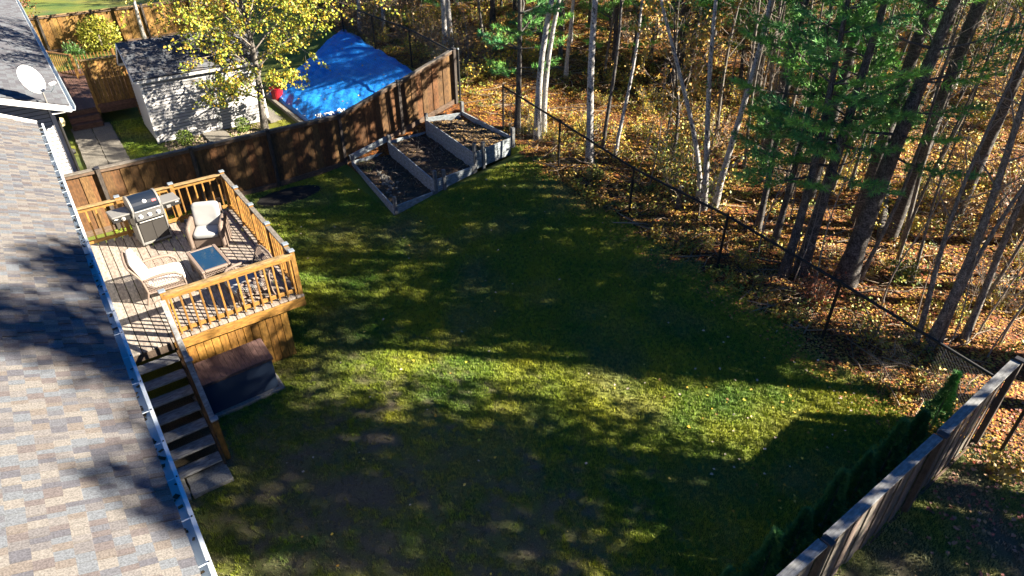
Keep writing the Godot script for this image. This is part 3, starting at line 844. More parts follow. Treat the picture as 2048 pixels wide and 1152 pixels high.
# ---------------------------------------------------------------- shed yard
func build_shed_and_yard() -> void:
	var zf := -25.45
	var o := Vector3(2.9, 0.3, zf)
	var s := thing("shed", "white clapboard garden shed with dark shingle roof and grey door trim", "shed", o)
	var W := 3.95; var D := 2.45; var H := 2.28
	var core := MB.new(); core.col = Color(1, 1, 1)
	core.box(Vector3(W / 2, H / 2, -D / 2), Vector3(W - 0.06, H, D - 0.06))
	core.extrude_x(PackedVector2Array([Vector2(-0.04, H - 0.01), Vector2(-D + 0.04, H - 0.01), Vector2(-D / 2, H + 0.82)]), 0.035, W - 0.035)
	part("wall", core.mesh(), M.siding_grey, s)
	for k in 21:
		var yy := 0.02 + k * 0.108
		board(s, "siding_course", Vector3(0.03, yy + 0.054, 0.0), Vector3(2.12, yy + 0.054, 0.0), 0.088, 0.022, M.siding, Vector3(0, 1, -0.17).normalized())
		board(s, "siding_course", Vector3(2.24, yy + 0.054, 0.0), Vector3(W - 0.03, yy + 0.054, 0.0), 0.088, 0.022, M.siding, Vector3(0, 1, -0.17).normalized())
	for k in 28:
		var yy := 0.02 + k * 0.108
		var za := -0.03; var zb := -D + 0.03
		if yy > H - 0.05:
			var cut := (yy - H + 0.05) / 0.7
			za -= cut; zb += cut
		if za - zb < 0.2: continue
		board(s, "siding_course", Vector3(0.0, yy + 0.054, za), Vector3(0.0, yy + 0.054, zb), 0.088, 0.022, M.siding, Vector3(0.17, 1, 0).normalized())
	board(s, "door_trim", Vector3(2.18, 0.0, 0.012), Vector3(2.18, H - 0.05, 0.012), 0.11, 0.03, M.meter)
	board(s, "corner_trim", Vector3(-0.005, 0, 0.008), Vector3(-0.005, H, 0.008), 0.08, 0.03, M.white_paint)
	board(s, "corner_trim", Vector3(W, 0, 0.008), Vector3(W, H, 0.008), 0.08, 0.03, M.white_paint)
	for side in [0, 1]:
		var u := Vector3(0, 0.82 / 1.22, -1).normalized() if side == 0 else Vector3(0, 0.82 / 1.22, 1).normalized()
		var e := Vector3(-0.2, H - 0.02, 0.18) if side == 0 else Vector3(-0.2, H - 0.02, -D - 0.18)
		var nrm := u.cross(Vector3(1, 0, 0))
		if nrm.y < 0: nrm = -nrm
		var rm := MB.new(); rm.col = Color(1, 1, 1)
		rm.box(e + u * 0.85 + Vector3((W + 0.4) / 2, 0, 0) + nrm * 0.03, Vector3(W + 0.4, 0.05, 1.70), Basis(Vector3(1, 0, 0), nrm, Vector3(1, 0, 0).cross(nrm)))
		part("roof_sheet", rm.mesh(), M.shingle5, s)
		roof_tabs(s, e + nrm * 0.055, u, Vector3(1, 0, 0), 1.68, W + 0.4, 91 + side, 0, 0.16, 0.32, [3, 2, 3, 6, 2])
		board(s, "fascia", e + Vector3(0, -0.02, 0.0), e + Vector3(W + 0.4, -0.02, 0.0), 0.12, 0.02, M.white_paint, Vector3.UP)
	board(s, "rake_board", Vector3(-0.21, H - 0.03, 0.18), Vector3(-0.21, H + 0.92, -D / 2), 0.12, 0.02, M.white_paint, Vector3.UP)
	board(s, "rake_board", Vector3(-0.21, H - 0.03, -D - 0.18), Vector3(-0.21, H + 0.92, -D / 2), 0.12, 0.02, M.white_paint, Vector3.UP)

	# pavers between house and shed, each slab a piece of the path
	var pv := Node3D.new(); pv.name = "garden_path"; add_child(pv); pv.position = Vector3(1.1, 0.3, -26.0)
	pv.set_meta("kind", "structure"); pv.set_meta("label", "path of pale concrete slabs between the neighbouring house and the shed")
	for a in 2:
		for b in 8:
			part("paving_slab", slab_mesh(0.64, 0.70, 0.06, 20 + a * 8 + b), M.concrete, pv, Vector3(-0.33 + a * 0.66 + b * 0.012, 0.04, 2.6 - b * 0.72) + Vector3(0, rng.randf_range(-0.004, 0.004), 0))
	# steps and low deck of the neighbour
	var d := thing("neighbour_deck", "reddish low wooden deck with steps, railing and slatted bench beside the neighbouring house", "deck", Vector3(0.6, 0.3, -29.0))
	var dy := 0.64
	for k in 18:
		board(d, "deck_plank", Vector3(0.06 + k * 0.145, dy - 0.017, -6.2), Vector3(0.06 + k * 0.145, dy - 0.017, 0.0), 0.138, 0.034, M["redwood%d" % rng.randi_range(0, 5)])
	board(d, "front_beam", Vector3(0.0, dy - 0.15, 0.01), Vector3(2.65, dy - 0.15, 0.01), 0.22, 0.035, M.redwood1, Vector3.UP)
	for k in 2:
		board(d, "step_tread", Vector3(0.0, dy - 0.2 * (k + 1), 0.16 + 0.28 * k), Vector3(1.02, dy - 0.2 * (k + 1), 0.16 + 0.28 * k), 0.29, 0.04, M["redwood%d" % k], Vector3(0, 0, 1))
		board(d, "step_riser", Vector3(0.0, dy - 0.2 * (k + 1) - 0.11, 0.28 + 0.28 * k), Vector3(1.02, dy - 0.2 * (k + 1) - 0.11, 0.28 + 0.28 * k), 0.17, 0.03, M["redwood%d" % (k + 2)], Vector3.UP)
	for k in 3:
		board(d, "bench_slat", Vector3(0.12 + 0.12 * k, dy + 0.42, -4.2), Vector3(0.12 + 0.12 * k, dy + 0.42, -1.5), 0.11, 0.035, M["redwood%d" % (k + 1)])
	for bz in [-4.0, -1.7]:
		board(d, "bench_leg", Vector3(0.24, dy, bz), Vector3(0.24, dy + 0.40, bz), 0.3, 0.09, M.redwood0)
	var zr := -4.6
	for seg in [[Vector3(0.25, dy, -5.9), Vector3(1.0, dy, zr)], [Vector3(1.0, dy, zr), Vector3(2.6, dy, zr)]]:
		var a: Vector3 = seg[0]; var b: Vector3 = seg[1]
		board(d, "rail", a + Vector3(0, 0.95, 0), b + Vector3(0, 0.95, 0), 0.1, 0.04, M.honey5)
		board(d, "rail", a + Vector3(0, 0.12, 0), b + Vector3(0, 0.12, 0), 0.07, 0.04, M.honey5, Vector3.UP)
		board(d, "post", a, a + Vector3(0, 1.0, 0), 0.09, 0.09, M.honey5)
		var nb := int((b - a).length() / 0.13)
		for k in nb:
			var p := a.lerp(b, (k + 0.5) / nb)
			board(d, "baluster", p + Vector3(0, 0.1, 0), p + Vector3(0, 0.93, 0), 0.035, 0.035, M.honey5)
	board(d, "post", Vector3(2.6, dy, zr), Vector3(2.6, dy + 1.0, zr), 0.09, 0.09, M.honey5)
	var p := thing("privacy_panel", "tall wooden privacy panel of upright boards at the front of the reddish deck", "screen", Vector3(1.65, 0.94, -29.0))
	board(p, "frame_post", Vector3(0.0, -0.6, 0), Vector3(0.0, 1.68, 0), 0.1, 0.1, M.honey2)
	board(p, "frame_post", Vector3(1.36, -0.6, 0), Vector3(1.36, 1.68, 0), 0.1, 0.1, M.honey5)
	board(p, "frame_rail", Vector3(-0.08, 1.70, 0), Vector3(1.44, 1.70, 0), 0.15, 0.04, M.honey_top, Vector3(0, 0, 1))
	board(p, "frame_rail", Vector3(0.0, 0.02, 0.03), Vector3(1.36, 0.02, 0.03), 0.14, 0.04, M.redwood2, Vector3.UP)
	for k in 9:
		board(p, "panel_board", Vector3(0.12 + k * 0.14, 0.05, 0), Vector3(0.12 + k * 0.14, 1.66, 0), 0.134, 0.02, M["bright%d" % rng.randi_range(0, 5)])
	# stone bed with two clipped shrubs along the shed
	var st := MB.new()
	var r := RandomNumberGenerator.new(); r.seed = 31
	for k in 900:
		var x := r.randf_range(3.0, 6.6); var z := r.randf_range(-25.35, -24.3)
		if x > 4.35 and x < 5.15: continue
		var sz := r.randf_range(0.03, 0.075)
		var g := r.randf_range(0.65, 1.15)
		st.col = Color(0.50 * g, 0.43 * g, 0.34 * g)
		st.lathe([Vector2(0, sz * 0.5), Vector2(sz * 0.42, sz * 0.3), Vector2(sz * 0.55, 0), Vector2(sz * 0.3, -sz * 0.3)], 5, Vector3(x, lump(x, z) + sz * 0.3, z), Basis(Vector3(r.randf(), 0.3, r.randf()).normalized(), r.randf() * 3.0))
	var sb := part("river_stones", st.mesh(), M.stone); sb.set_meta("kind", "stuff"); tag(sb, "pale river stones spread along the foot of the shed", "stones")
	for k in 2:
		var pos: Vector3 = [Vector3(3.65, 0.3, -24.75), Vector3(5.72, 0.3, -24.85)][k]
		var t := thing("round_shrub", ["clipped green ball shrub on stones before the shed's left half", "clipped green ball shrub on stones right of the shed door slab"][k], "shrub", pos, k * 1.3, "clipped ball shrubs by the shed")
		part("foliage", ball_foliage(0.27, 900, 61 + k, Color(0.07, 0.14, 0.02), Color(0.17, 0.22, 0.03)), M.leaves, t, Vector3(0, 0.26, 0))
		var tr := MB.new(); tr.tube([Vector3(0, -0.05, 0), Vector3(0, 0.25, 0)], [0.03, 0.02], 5)
		part("stem", tr.mesh(), M.twig, t)
	var dl := thing("door_slab", "pale concrete slab before the shed door", "slab", Vector3(4.75, 0.3, -24.85))
	part("slab", slab_mesh(0.78, 1.1, 0.07, 55), M.concrete, dl, Vector3(0, 0.04, 0))
	var pad := thing("concrete_pad", "pale concrete pad between the shed and the blue tarp", "slab", Vector3(7.05, 0.36, -25.9))
	part("slab", slab_mesh(0.55, 1.9, 0.07, 56), M.concrete, pad, Vector3(0, 0.04, 0))
	var lg := thing("timber_edging", "weathered timber edging along the left side of the blue tarp", "timber", Vector3(7.60, 0.5, -25.7))
	board(lg, "timber", Vector3(0.0, 0.05, -2.2), Vector3(-0.06, 0.04, 2.6), 0.14, 0.14, M.oldgrey2)
	board(lg, "timber", Vector3(0.14, -0.02, -2.2), Vector3(0.08, -0.03, 2.6), 0.13, 0.13, M.honey5)
	# yellow bush behind the low deck
	var yb := thing("bush", "bright yellow green bush against the sunlit back fence", "bush", Vector3(3.5, 0.3, -41.0))
	part("foliage", ball_foliage(0.95, 1700, 71, Color(0.16, 0.20, 0.02), Color(0.33, 0.30, 0.03)), M.leaves, yb, Vector3(0, 0.75, 0))
	var yt := MB.new(); yt.tube([Vector3(0, -0.05, 0), Vector3(0, 0.8, 0)], [0.06, 0.03], 5)
	part("stem", yt.mesh(), M.twig, yb)
	var gb := thing("bush", "small dark green conifer beside the railing of the reddish deck", "bush", Vector3(1.9, 0.3, -36.5))
	part("foliage", ball_foliage(0.6, 1000, 72, Color(0.03, 0.08, 0.015), Color(0.06, 0.13, 0.02)), M.leaves, gb, Vector3(0, 0.6, 0), Basis.from_scale(Vector3(0.8, 1.5, 0.8)))
	part("stem", yt.mesh(), M.twig, gb)

func ball_foliage(rad: float, n: int, seed_: int, c0: Color, c1: Color) -> ArrayMesh:
	var r := RandomNumberGenerator.new(); r.seed = seed_
	var m := MB.new()
	for k in n:
		var d := Vector3(r.randfn(), r.randfn(), r.randfn()).normalized()
		var q := rad * pow(r.randf(), 0.25) * (1.0 + 0.14 * nz.get_noise_3d(d.x * 20, d.y * 20, d.z * 20 + seed_))
		leaf(m, d * q, r, rad * 0.13 + 0.02, c0.lerp(c1, r.randf()), d)
	return m.mesh()

func leaf(m: MB, p: Vector3, r: RandomNumberGenerator, s: float, c: Color, out := Vector3.ZERO) -> void:
	var y := (Vector3(r.randf_range(-1, 1), r.randf_range(-1, 1), r.randf_range(-1, 1)) + out * 0.8).normalized()
	var x := y.cross(Vector3(r.randf_range(-1, 1), r.randf_range(-1, 1), r.randf_range(-1, 1))).normalized()
	var z := x.cross(y)
	m.col = c
	var mid := p + y * s * 0.5 + z * s * 0.10
	m.tri(p, mid + x * s * 0.36 - z * s * 0.16, p + y * s)
	m.tri(p, p + y * s, mid - x * s * 0.36 - z * s * 0.16)

# ---------------------------------------------------------------- raised garden beds
func build_beds() -> void:
	# near corners and far corners, left to right, with the height of each bed's rim
	var near := [Vector2(7.30, -15.95), Vector2(8.78, -16.12), Vector2(10.33, -16.28), Vector2(12.05, -16.62)]
	var fr := [Vector2(7.72, -19.75), Vector2(9.12, -19.80), Vector2(10.62, -19.78), Vector2(11.86, -19.35)]
	var rim := [0.36, 0.72, 1.16]
	var low := [0.0, 0.22, 0.62]
	var names_ := ["lowest of the three terraced grey plank garden beds, dark soil with pale stones", "middle of the three terraced grey plank garden beds, bare dark soil", "highest of the three terraced garden beds, sunlit soil strewn with leaves"]
	for k in 3:
		var n0: Vector2 = near[k]; var n1: Vector2 = near[k + 1]; var f0: Vector2 = fr[k]; var f1: Vector2 = fr[k + 1]
		var o := Vector3(n0.x, low[k], n0.y)
		var b := thing("garden_bed", names_[k], "garden bed", o)
		var ry: float = rim[k]
		var A := Vector3(n0.x, 0, n0.y); var B := Vector3(n1.x, 0, n1.y); var C := Vector3(f1.x, 0, f1.y); var D := Vector3(f0.x, 0, f0.y)
		var ph := 0.19
		# planks stacked in courses: left face (2 courses), near side, far side, right end on the last
		var nleft := 2 if k > 0 else 1
		for c in (3 if k > 0 else 2):
			var yy := ry - ph * (c + 0.5)
			board(b, "plank", A + Vector3(0, yy, 0) - o, D + Vector3(0, yy, 0) - o, ph - 0.006, 0.042, M["bed_wood_v"], Vector3.UP)
			board(b, "plank", A + Vector3(0.02, yy, 0.0) - o, B + Vector3(-0.03, yy, 0) - o, ph - 0.006, 0.042, M.bed_wood, Vector3.UP)
			board(b, "plank", D + Vector3(0.03, yy + (0.0 if k < 2 else 0.06), 0) - o, C + Vector3(-0.03, yy + 0.02 + (0.0 if k < 2 else 0.1), 0) - o, ph - 0.006, 0.042, M.bed_wood, Vector3.UP)
			if k == 2:
				board(b, "plank", B + Vector3(0, yy + 0.03, 0) - o, C + Vector3(0, yy + 0.16, 0) - o, ph - 0.006, 0.05, M.bed_wood_v, Vector3.UP)
		# corner stakes standing proud of the rim
		for e in [[A, 0.30, 0.04], [B, 0.02, -0.05], [D, 0.22, 0.04]]:
			var p: Vector3 = e[0]
			board(b, "stake", p + Vector3(e[2], low[k] - 0.2, 0.0) - o, p + Vector3(e[2], ry + e[1], 0.0) - o, 0.095, 0.095, M.bed_post)
		if k > 0:
			var q := A.lerp(B, 0.22) + Vector3(0, 0, 0.06)
			board(b, "stake", q + Vector3(0, low[k] - 0.2, 0) - o, q + Vector3(0, ry + 0.26, 0) - o, 0.09, 0.09, M.bed_post)
		if k == 2:
			board(b, "stake", B + Vector3(0.02, low[k] - 0.1, 0.03) - o, B + Vector3(0.02, ry + 0.33, 0.03) - o, 0.11, 0.11, M.bed_post)
			board(b, "stake", C + Vector3(0.02, low[k], 0) - o, C + Vector3(0.02, ry + 0.5, 0) - o, 0.10, 0.10, M.bed_post)
		# soil
		var sm := MB.new(); sm.col = Color(1, 1, 1)
		var N := 22
		var hgt := func(u: float, v: float) -> Vector3:
			var p := A.lerp(B, u).lerp(D.lerp(C, u), v)
			return Vector3(p.x, ry - 0.10 + 0.05 * nz.get_noise_2d(p.x * 16, p.z * 16) + 0.05 * nz2.get_noise_2d(p.x * 30, p.z * 30) + (0.04 * u if k == 2 else 0.0), p.z) - o
		for i in N:
			for j in N * 2:
				sm.quad(hgt.call(float(i) / N, j / (2.0 * N)), hgt.call((i + 1.0) / N, j / (2.0 * N)), hgt.call((i + 1.0) / N, (j + 1) / (2.0 * N)), hgt.call(float(i) / N, (j + 1) / (2.0 * N)))
		part("soil", sm.mesh(), M.soil, b)
		# litter on the soil: leaves, weeds, some stones in the first bed
		var lm := MB.new()
		var r := RandomNumberGenerator.new(); r.seed = 200 + k
		for i in [90, 170, 1300][k]:
			var u := r.randf_range(0.03, 0.97); var v := r.randf_range(0.03, 0.97)
			var p: Vector3 = hgt.call(u, v) + Vector3(0, 0.008, 0)
			var tone: Color = [Color(0.22, 0.14, 0.06), Color(0.36, 0.22, 0.07), Color(0.13, 0.08, 0.04), Color(0.30, 0.20, 0.08)][r.randi_range(0, 3)]
			flat_leaf(lm, p, r, r.randf_range(0.04, 0.085), tone)
		part("dead_leaves", lm.mesh(), M.fallen, b).set_meta("kind", "stuff")
		var sk := MB.new(); sk.col = Color(1, 1, 1)
		for i in [34, 60, 50][k]:
			var p0: Vector3 = hgt.call(r.randf_range(0.05, 0.95), r.randf_range(0.05, 0.95))
			var lean := Vector3(r.randf_range(-1, 1), r.randf_range(0.1, 0.9), r.randf_range(-1, 1)).normalized() * r.randf_range(0.12, 0.4)
			sk.tube([p0, p0 + lean * 0.6 + Vector3(0, 0.03, 0), p0 + lean], [0.006, 0.005, 0.002], 3, 1.0, false)
		part("dead_stalks", sk.mesh(), M.twig, b).set_meta("kind", "stuff")
		if k == 0:
			var st := MB.new()
			for i in 60:
				var u := clampf(0.33 + r.randfn() * 0.08, 0.05, 0.95); var v := clampf(0.45 + r.randfn() * 0.12, 0.05, 0.95)
				var sz := r.randf_range(0.05, 0.11)
				var g := r.randf_range(0.5, 1.0)
				st.col = Color(0.36 * g, 0.37 * g, 0.36 * g)
				st.lathe([Vector2(0, sz * 0.45), Vector2(sz * 0.42, sz * 0.3), Vector2(sz * 0.55, 0), Vector2(sz * 0.3, -sz * 0.3)], 6, hgt.call(u, v) + Vector3(0, sz * 0.2, 0), Basis(Vector3(r.randf(), 0.3, r.randf()).normalized(), r.randf() * 3.0))
			part("stones", st.mesh(), M.stone, b).set_meta("kind", "stuff")
		if k == 0:
			board(b, "side_plank", Vector3(7.72, 0.42, -19.9) - o, Vector3(9.3, 0.80, -19.9) - o, 0.2, 0.04, M.bed_wood, Vector3.UP)
			part("weeds", ball_foliage(0.35, 260, 210, Color(0.04, 0.06, 0.015), Color(0.10, 0.10, 0.03)), M.leaves, b, Vector3(7.95, 0.32, -19.2) - o, Basis.from_scale(Vector3(1, 0.4, 1)))
	# dug-out dark earth at the foot of the fence
	var db := MB.new(); db.col = Color(1, 1, 1)
	for k in 40:
		for j in 4:
			var P := func(a: int, b: int) -> Vector3:
				var t := TAU * a / 40.0
				var rr := (b / 4.0) * (1.0 + 0.12 * nz.get_noise_2d(cos(t) * 8.0, sin(t) * 8.0))
				var x := 5.3 + 1.05 * rr * cos(t); var z := -19.2 + 0.55 * rr * sin(t)
				return Vector3(x, lump(x, z) + 0.02 + 0.08 * (1.0 - rr * rr) + 0.05 * nz.get_noise_2d(x * 30, z * 30) * (1.0 - rr), z)
			db.quad(P.call(k, j), P.call(k + 1, j), P.call(k + 1, j + 1), P.call(k, j + 1))
	var e := part("earth_mound", db.mesh(), M.black_soil)
	tag(e, "low heap of black earth at the foot of the brown fence", "soil heap")

func flat_leaf(m: MB, p: Vector3, r: RandomNumberGenerator, s: float, c: Color) -> void:
	var a := r.randf() * TAU
	var up := Vector3(r.randf_range(-0.45, 0.45), 1, r.randf_range(-0.45, 0.45)).normalized()
	var y := Vector3(cos(a), 0, sin(a)); y = (y - up * y.dot(up)).normalized()
	var x := y.cross(up)
	m.col = c
	var b := p - y * s * 0.5
	var t := p + y * s * 0.5 + up * s * 0.12
	m.tri(b, p + x * s * 0.4 + up * s * 0.18, t)
	m.tri(b, t, p - x * s * 0.4 + up * s * 0.10)

# ---------------------------------------------------------------- furniture
func cushion(w: float, h: float, d: float, tuft: float, ex := 0.32) -> ArrayMesh:
	var m := MB.new(); m.col = Color(1, 1, 1)
	var N := 28; var K := 16
	var sp := func(c: float, e: float) -> float: return signf(c) * pow(absf(c), e)
	var P := func(i: int, j: int) -> Vector3:
		var a := TAU * i / N; var b := -PI / 2 + PI * j / K
		var cb: float = sp.call(cos(b), ex)
		var p := Vector3(sp.call(cos(a), ex) * cb * w / 2, sp.call(sin(b), ex * 1.6) * h / 2, sp.call(sin(a), ex) * cb * d / 2)
		if tuft > 0.0:
			var dx := p.x / w * 2.0; var dz := p.z / d * 2.0
			for q in [[-0.38, 0.0], [0.38, 0.0]]:
				var rr := Vector2(dx - q[0], dz - q[1]).length()
				p.y *= 1.0 - tuft * exp(-rr * rr * 14.0)
			p.y *= 1.0 - tuft * 0.35 * exp(-dz * dz * 40.0)
		p.y *= 1.0 + 0.05 * nz.get_noise_2d(p.x * 60, p.z * 60)
		return p
	for i in N:
		for j in K:
			var q := [P.call(i, j), P.call(i + 1, j), P.call(i + 1, j + 1), P.call(i, j + 1)]
			m.quad(q[0], q[3], q[2], q[1])
	# smooth the normals
	var acc := {}
	for k in m.v.size():
		var key := m.v[k].snapped(Vector3.ONE * 0.0005)
		acc[key] = acc.get(key, Vector3.ZERO) + m.n[k]
	for k in m.v.size():
		m.n[k] = (acc[m.v[k].snapped(Vector3.ONE * 0.0005)] as Vector3).normalized()
	return m.mesh()

func lattice(m: MB, fn: Callable, nu: int, nv: int, rad := 0.006) -> void:
	for s in [1, -1]:
		for k in range(-nv, nu + nv):
			var pts := []
			for t in nv + 1:
				var u: float = (k + t) if s > 0 else (k + nv - t)
				if u < 0 or u > nu: continue
				pts.append(fn.call(u / nu, float(t) / nv))
			if pts.size() > 1:
				var rr := []
				for q in pts: rr.append(rad)
				m.tube(pts, rr, 4, 1.0, false)

func wicker_armchair(label: String, at: Vector3, turn: float) -> void:
	var c := thing("wicker_armchair", label, "armchair", at, turn)
	part("seat_base", bbox(Vector3(0.66, 0.27, 0.66), 0.025), M.wicker, c, Vector3(0, 0.18, 0.0))
	for s in [-1, 1]:
		var prof := PackedVector2Array([Vector2(-0.36, 0.0), Vector2(-0.36, 0.60), Vector2(-0.2, 0.645), Vector2(0.15, 0.625), Vector2(0.30, 0.585), Vector2(0.355, 0.50), Vector2(0.36, 0.3), Vector2(0.335, 0.0)])
		var m := MB.new(); m.col = Color(1, 1, 1)
		m.extrude_x(prof, 0.33 * s - 0.0 if s > 0 else -0.45, 0.45 if s > 0 else -0.33)
		part("arm", m.mesh(), M.wicker, c)
		var am := MB.new(); am.col = Color(1, 1, 1)
		var pts := [Vector3(s * 0.39, 0.61, -0.35), Vector3(s * 0.39, 0.655, -0.2), Vector3(s * 0.39, 0.64, 0.14), Vector3(s * 0.39, 0.60, 0.29), Vector3(s * 0.39, 0.50, 0.355), Vector3(s * 0.39, 0.1, 0.352)]
		am.tube(pts, [0.066, 0.066, 0.066, 0.066, 0.062, 0.055], 8)
		part("arm_roll", am.mesh(), M.wicker, c)
	var tb := Basis(Vector3.RIGHT, -0.22)
	part("backrest", bbox(Vector3(0.72, 0.66, 0.07), 0.025), M.wicker, c, Vector3(0, 0.60, -0.37), tb)
	part("seat_cushion", cushion(0.64, 0.15, 0.66, 0.0), M.cushion, c, Vector3(0, 0.39, 0.05))
	part("back_cushion", cushion(0.66, 0.20, 0.64, 0.62, 0.28), M.cushion, c, Vector3(0, 0.72, -0.26), Basis(Vector3.RIGHT, -0.26) * Basis(Vector3.RIGHT, PI / 2))

func lattice_chair(label: String, at: Vector3, turn: float, cm: Material, wm: Material, soft: bool) -> void:
	var c := thing("lattice_armchair", label, "armchair", at, turn)
	var fm := MB.new(); fm.col = Color(1, 1, 1)
	for s in [-1, 1]:
		var ox: float = s * 0.43
		# arm loop: front leg up, over and back
		fm.tube([Vector3(ox, 0.0, 0.36), Vector3(ox, 0.3, 0.38), Vector3(ox, 0.50, 0.36), Vector3(ox, 0.61, 0.24), Vector3(ox, 0.64, 0.02), Vector3(ox, 0.63, -0.24), Vector3(ox, 0.60, -0.40)], [0.022, 0.022, 0.028, 0.036, 0.038, 0.034, 0.028], 8)
		fm.tube([Vector3(ox, 0.0, -0.48), Vector3(ox, 0.3, -0.40), Vector3(ox * 0.97, 0.62, -0.44), Vector3(ox * 0.94, 0.98, -0.62)], [0.022, 0.024, 0.024, 0.022], 8)
		fm.tube([Vector3(ox, 0.26, 0.37), Vector3(ox, 0.26, -0.42)], [0.02, 0.02], 6)
		fm.tube([Vector3(ox, 0.0, 0.36), Vector3(ox, 0.1, 0.0), Vector3(ox, 0.0, -0.46)], [0.014, 0.014, 0.014], 6)
	fm.tube([Vector3(-0.41, 0.98, -0.62), Vector3(-0.2, 1.03, -0.64), Vector3(0.2, 1.03, -0.64), Vector3(0.41, 0.98, -0.62)], [0.024, 0.026, 0.026, 0.024], 8)
	fm.tube([Vector3(-0.43, 0.27, 0.37), Vector3(0.43, 0.27, 0.37)], [0.022, 0.022], 6)
	fm.tube([Vector3(-0.43, 0.27, -0.40), Vector3(0.43, 0.27, -0.40)], [0.02, 0.02], 6)
	part("frame", fm.mesh(), wm, c)
	part("seat_base", bbox(Vector3(0.84, 0.05, 0.76), 0.015), wm, c, Vector3(0, 0.285, -0.01))
	for s in [-1, 1]:
		var lm := MB.new(); lm.col = Color(1, 1, 1)
		lattice(lm, func(u, v): return Vector3(s * 0.43, lerpf(0.27, 0.62 - 0.10 * pow(absf(u - 0.45) * 1.9, 4.0), v), lerpf(-0.40, 0.36, u)), 14, 6, 0.0055)
		part("side_lattice", lm.mesh(), wm, c).set_meta("kind", "stuff")
	var fl := MB.new(); fl.col = Color(1, 1, 1)
	lattice(fl, func(u, v): return Vector3(lerpf(-0.42, 0.42, u), lerpf(0.05, 0.27, v), 0.372 - 0.02 * v), 16, 4, 0.0055)
	part("front_lattice", fl.mesh(), wm, c).set_meta("kind", "stuff")
	var bl := MB.new(); bl.col = Color(1, 1, 1)
	lattice(bl, func(u, v): return Vector3(lerpf(-0.41, 0.41, u), lerpf(0.30, 1.0, v), -0.42 - 0.215 * v * v), 16, 13, 0.0055)
	part("back_lattice", bl.mesh(), wm, c).set_meta("kind", "stuff")
	part("seat_cushion", cushion(0.80, 0.14, 0.78, 0.0), cm, c, Vector3(0, 0.38, 0.03))
	if soft:
		part("back_cushion", cushion(0.80, 0.16, 0.74, 0.14, 0.3), cm, c, Vector3(0, 0.72, -0.41), Basis(Vector3.RIGHT, -0.30) * Basis(Vector3.RIGHT, PI / 2))

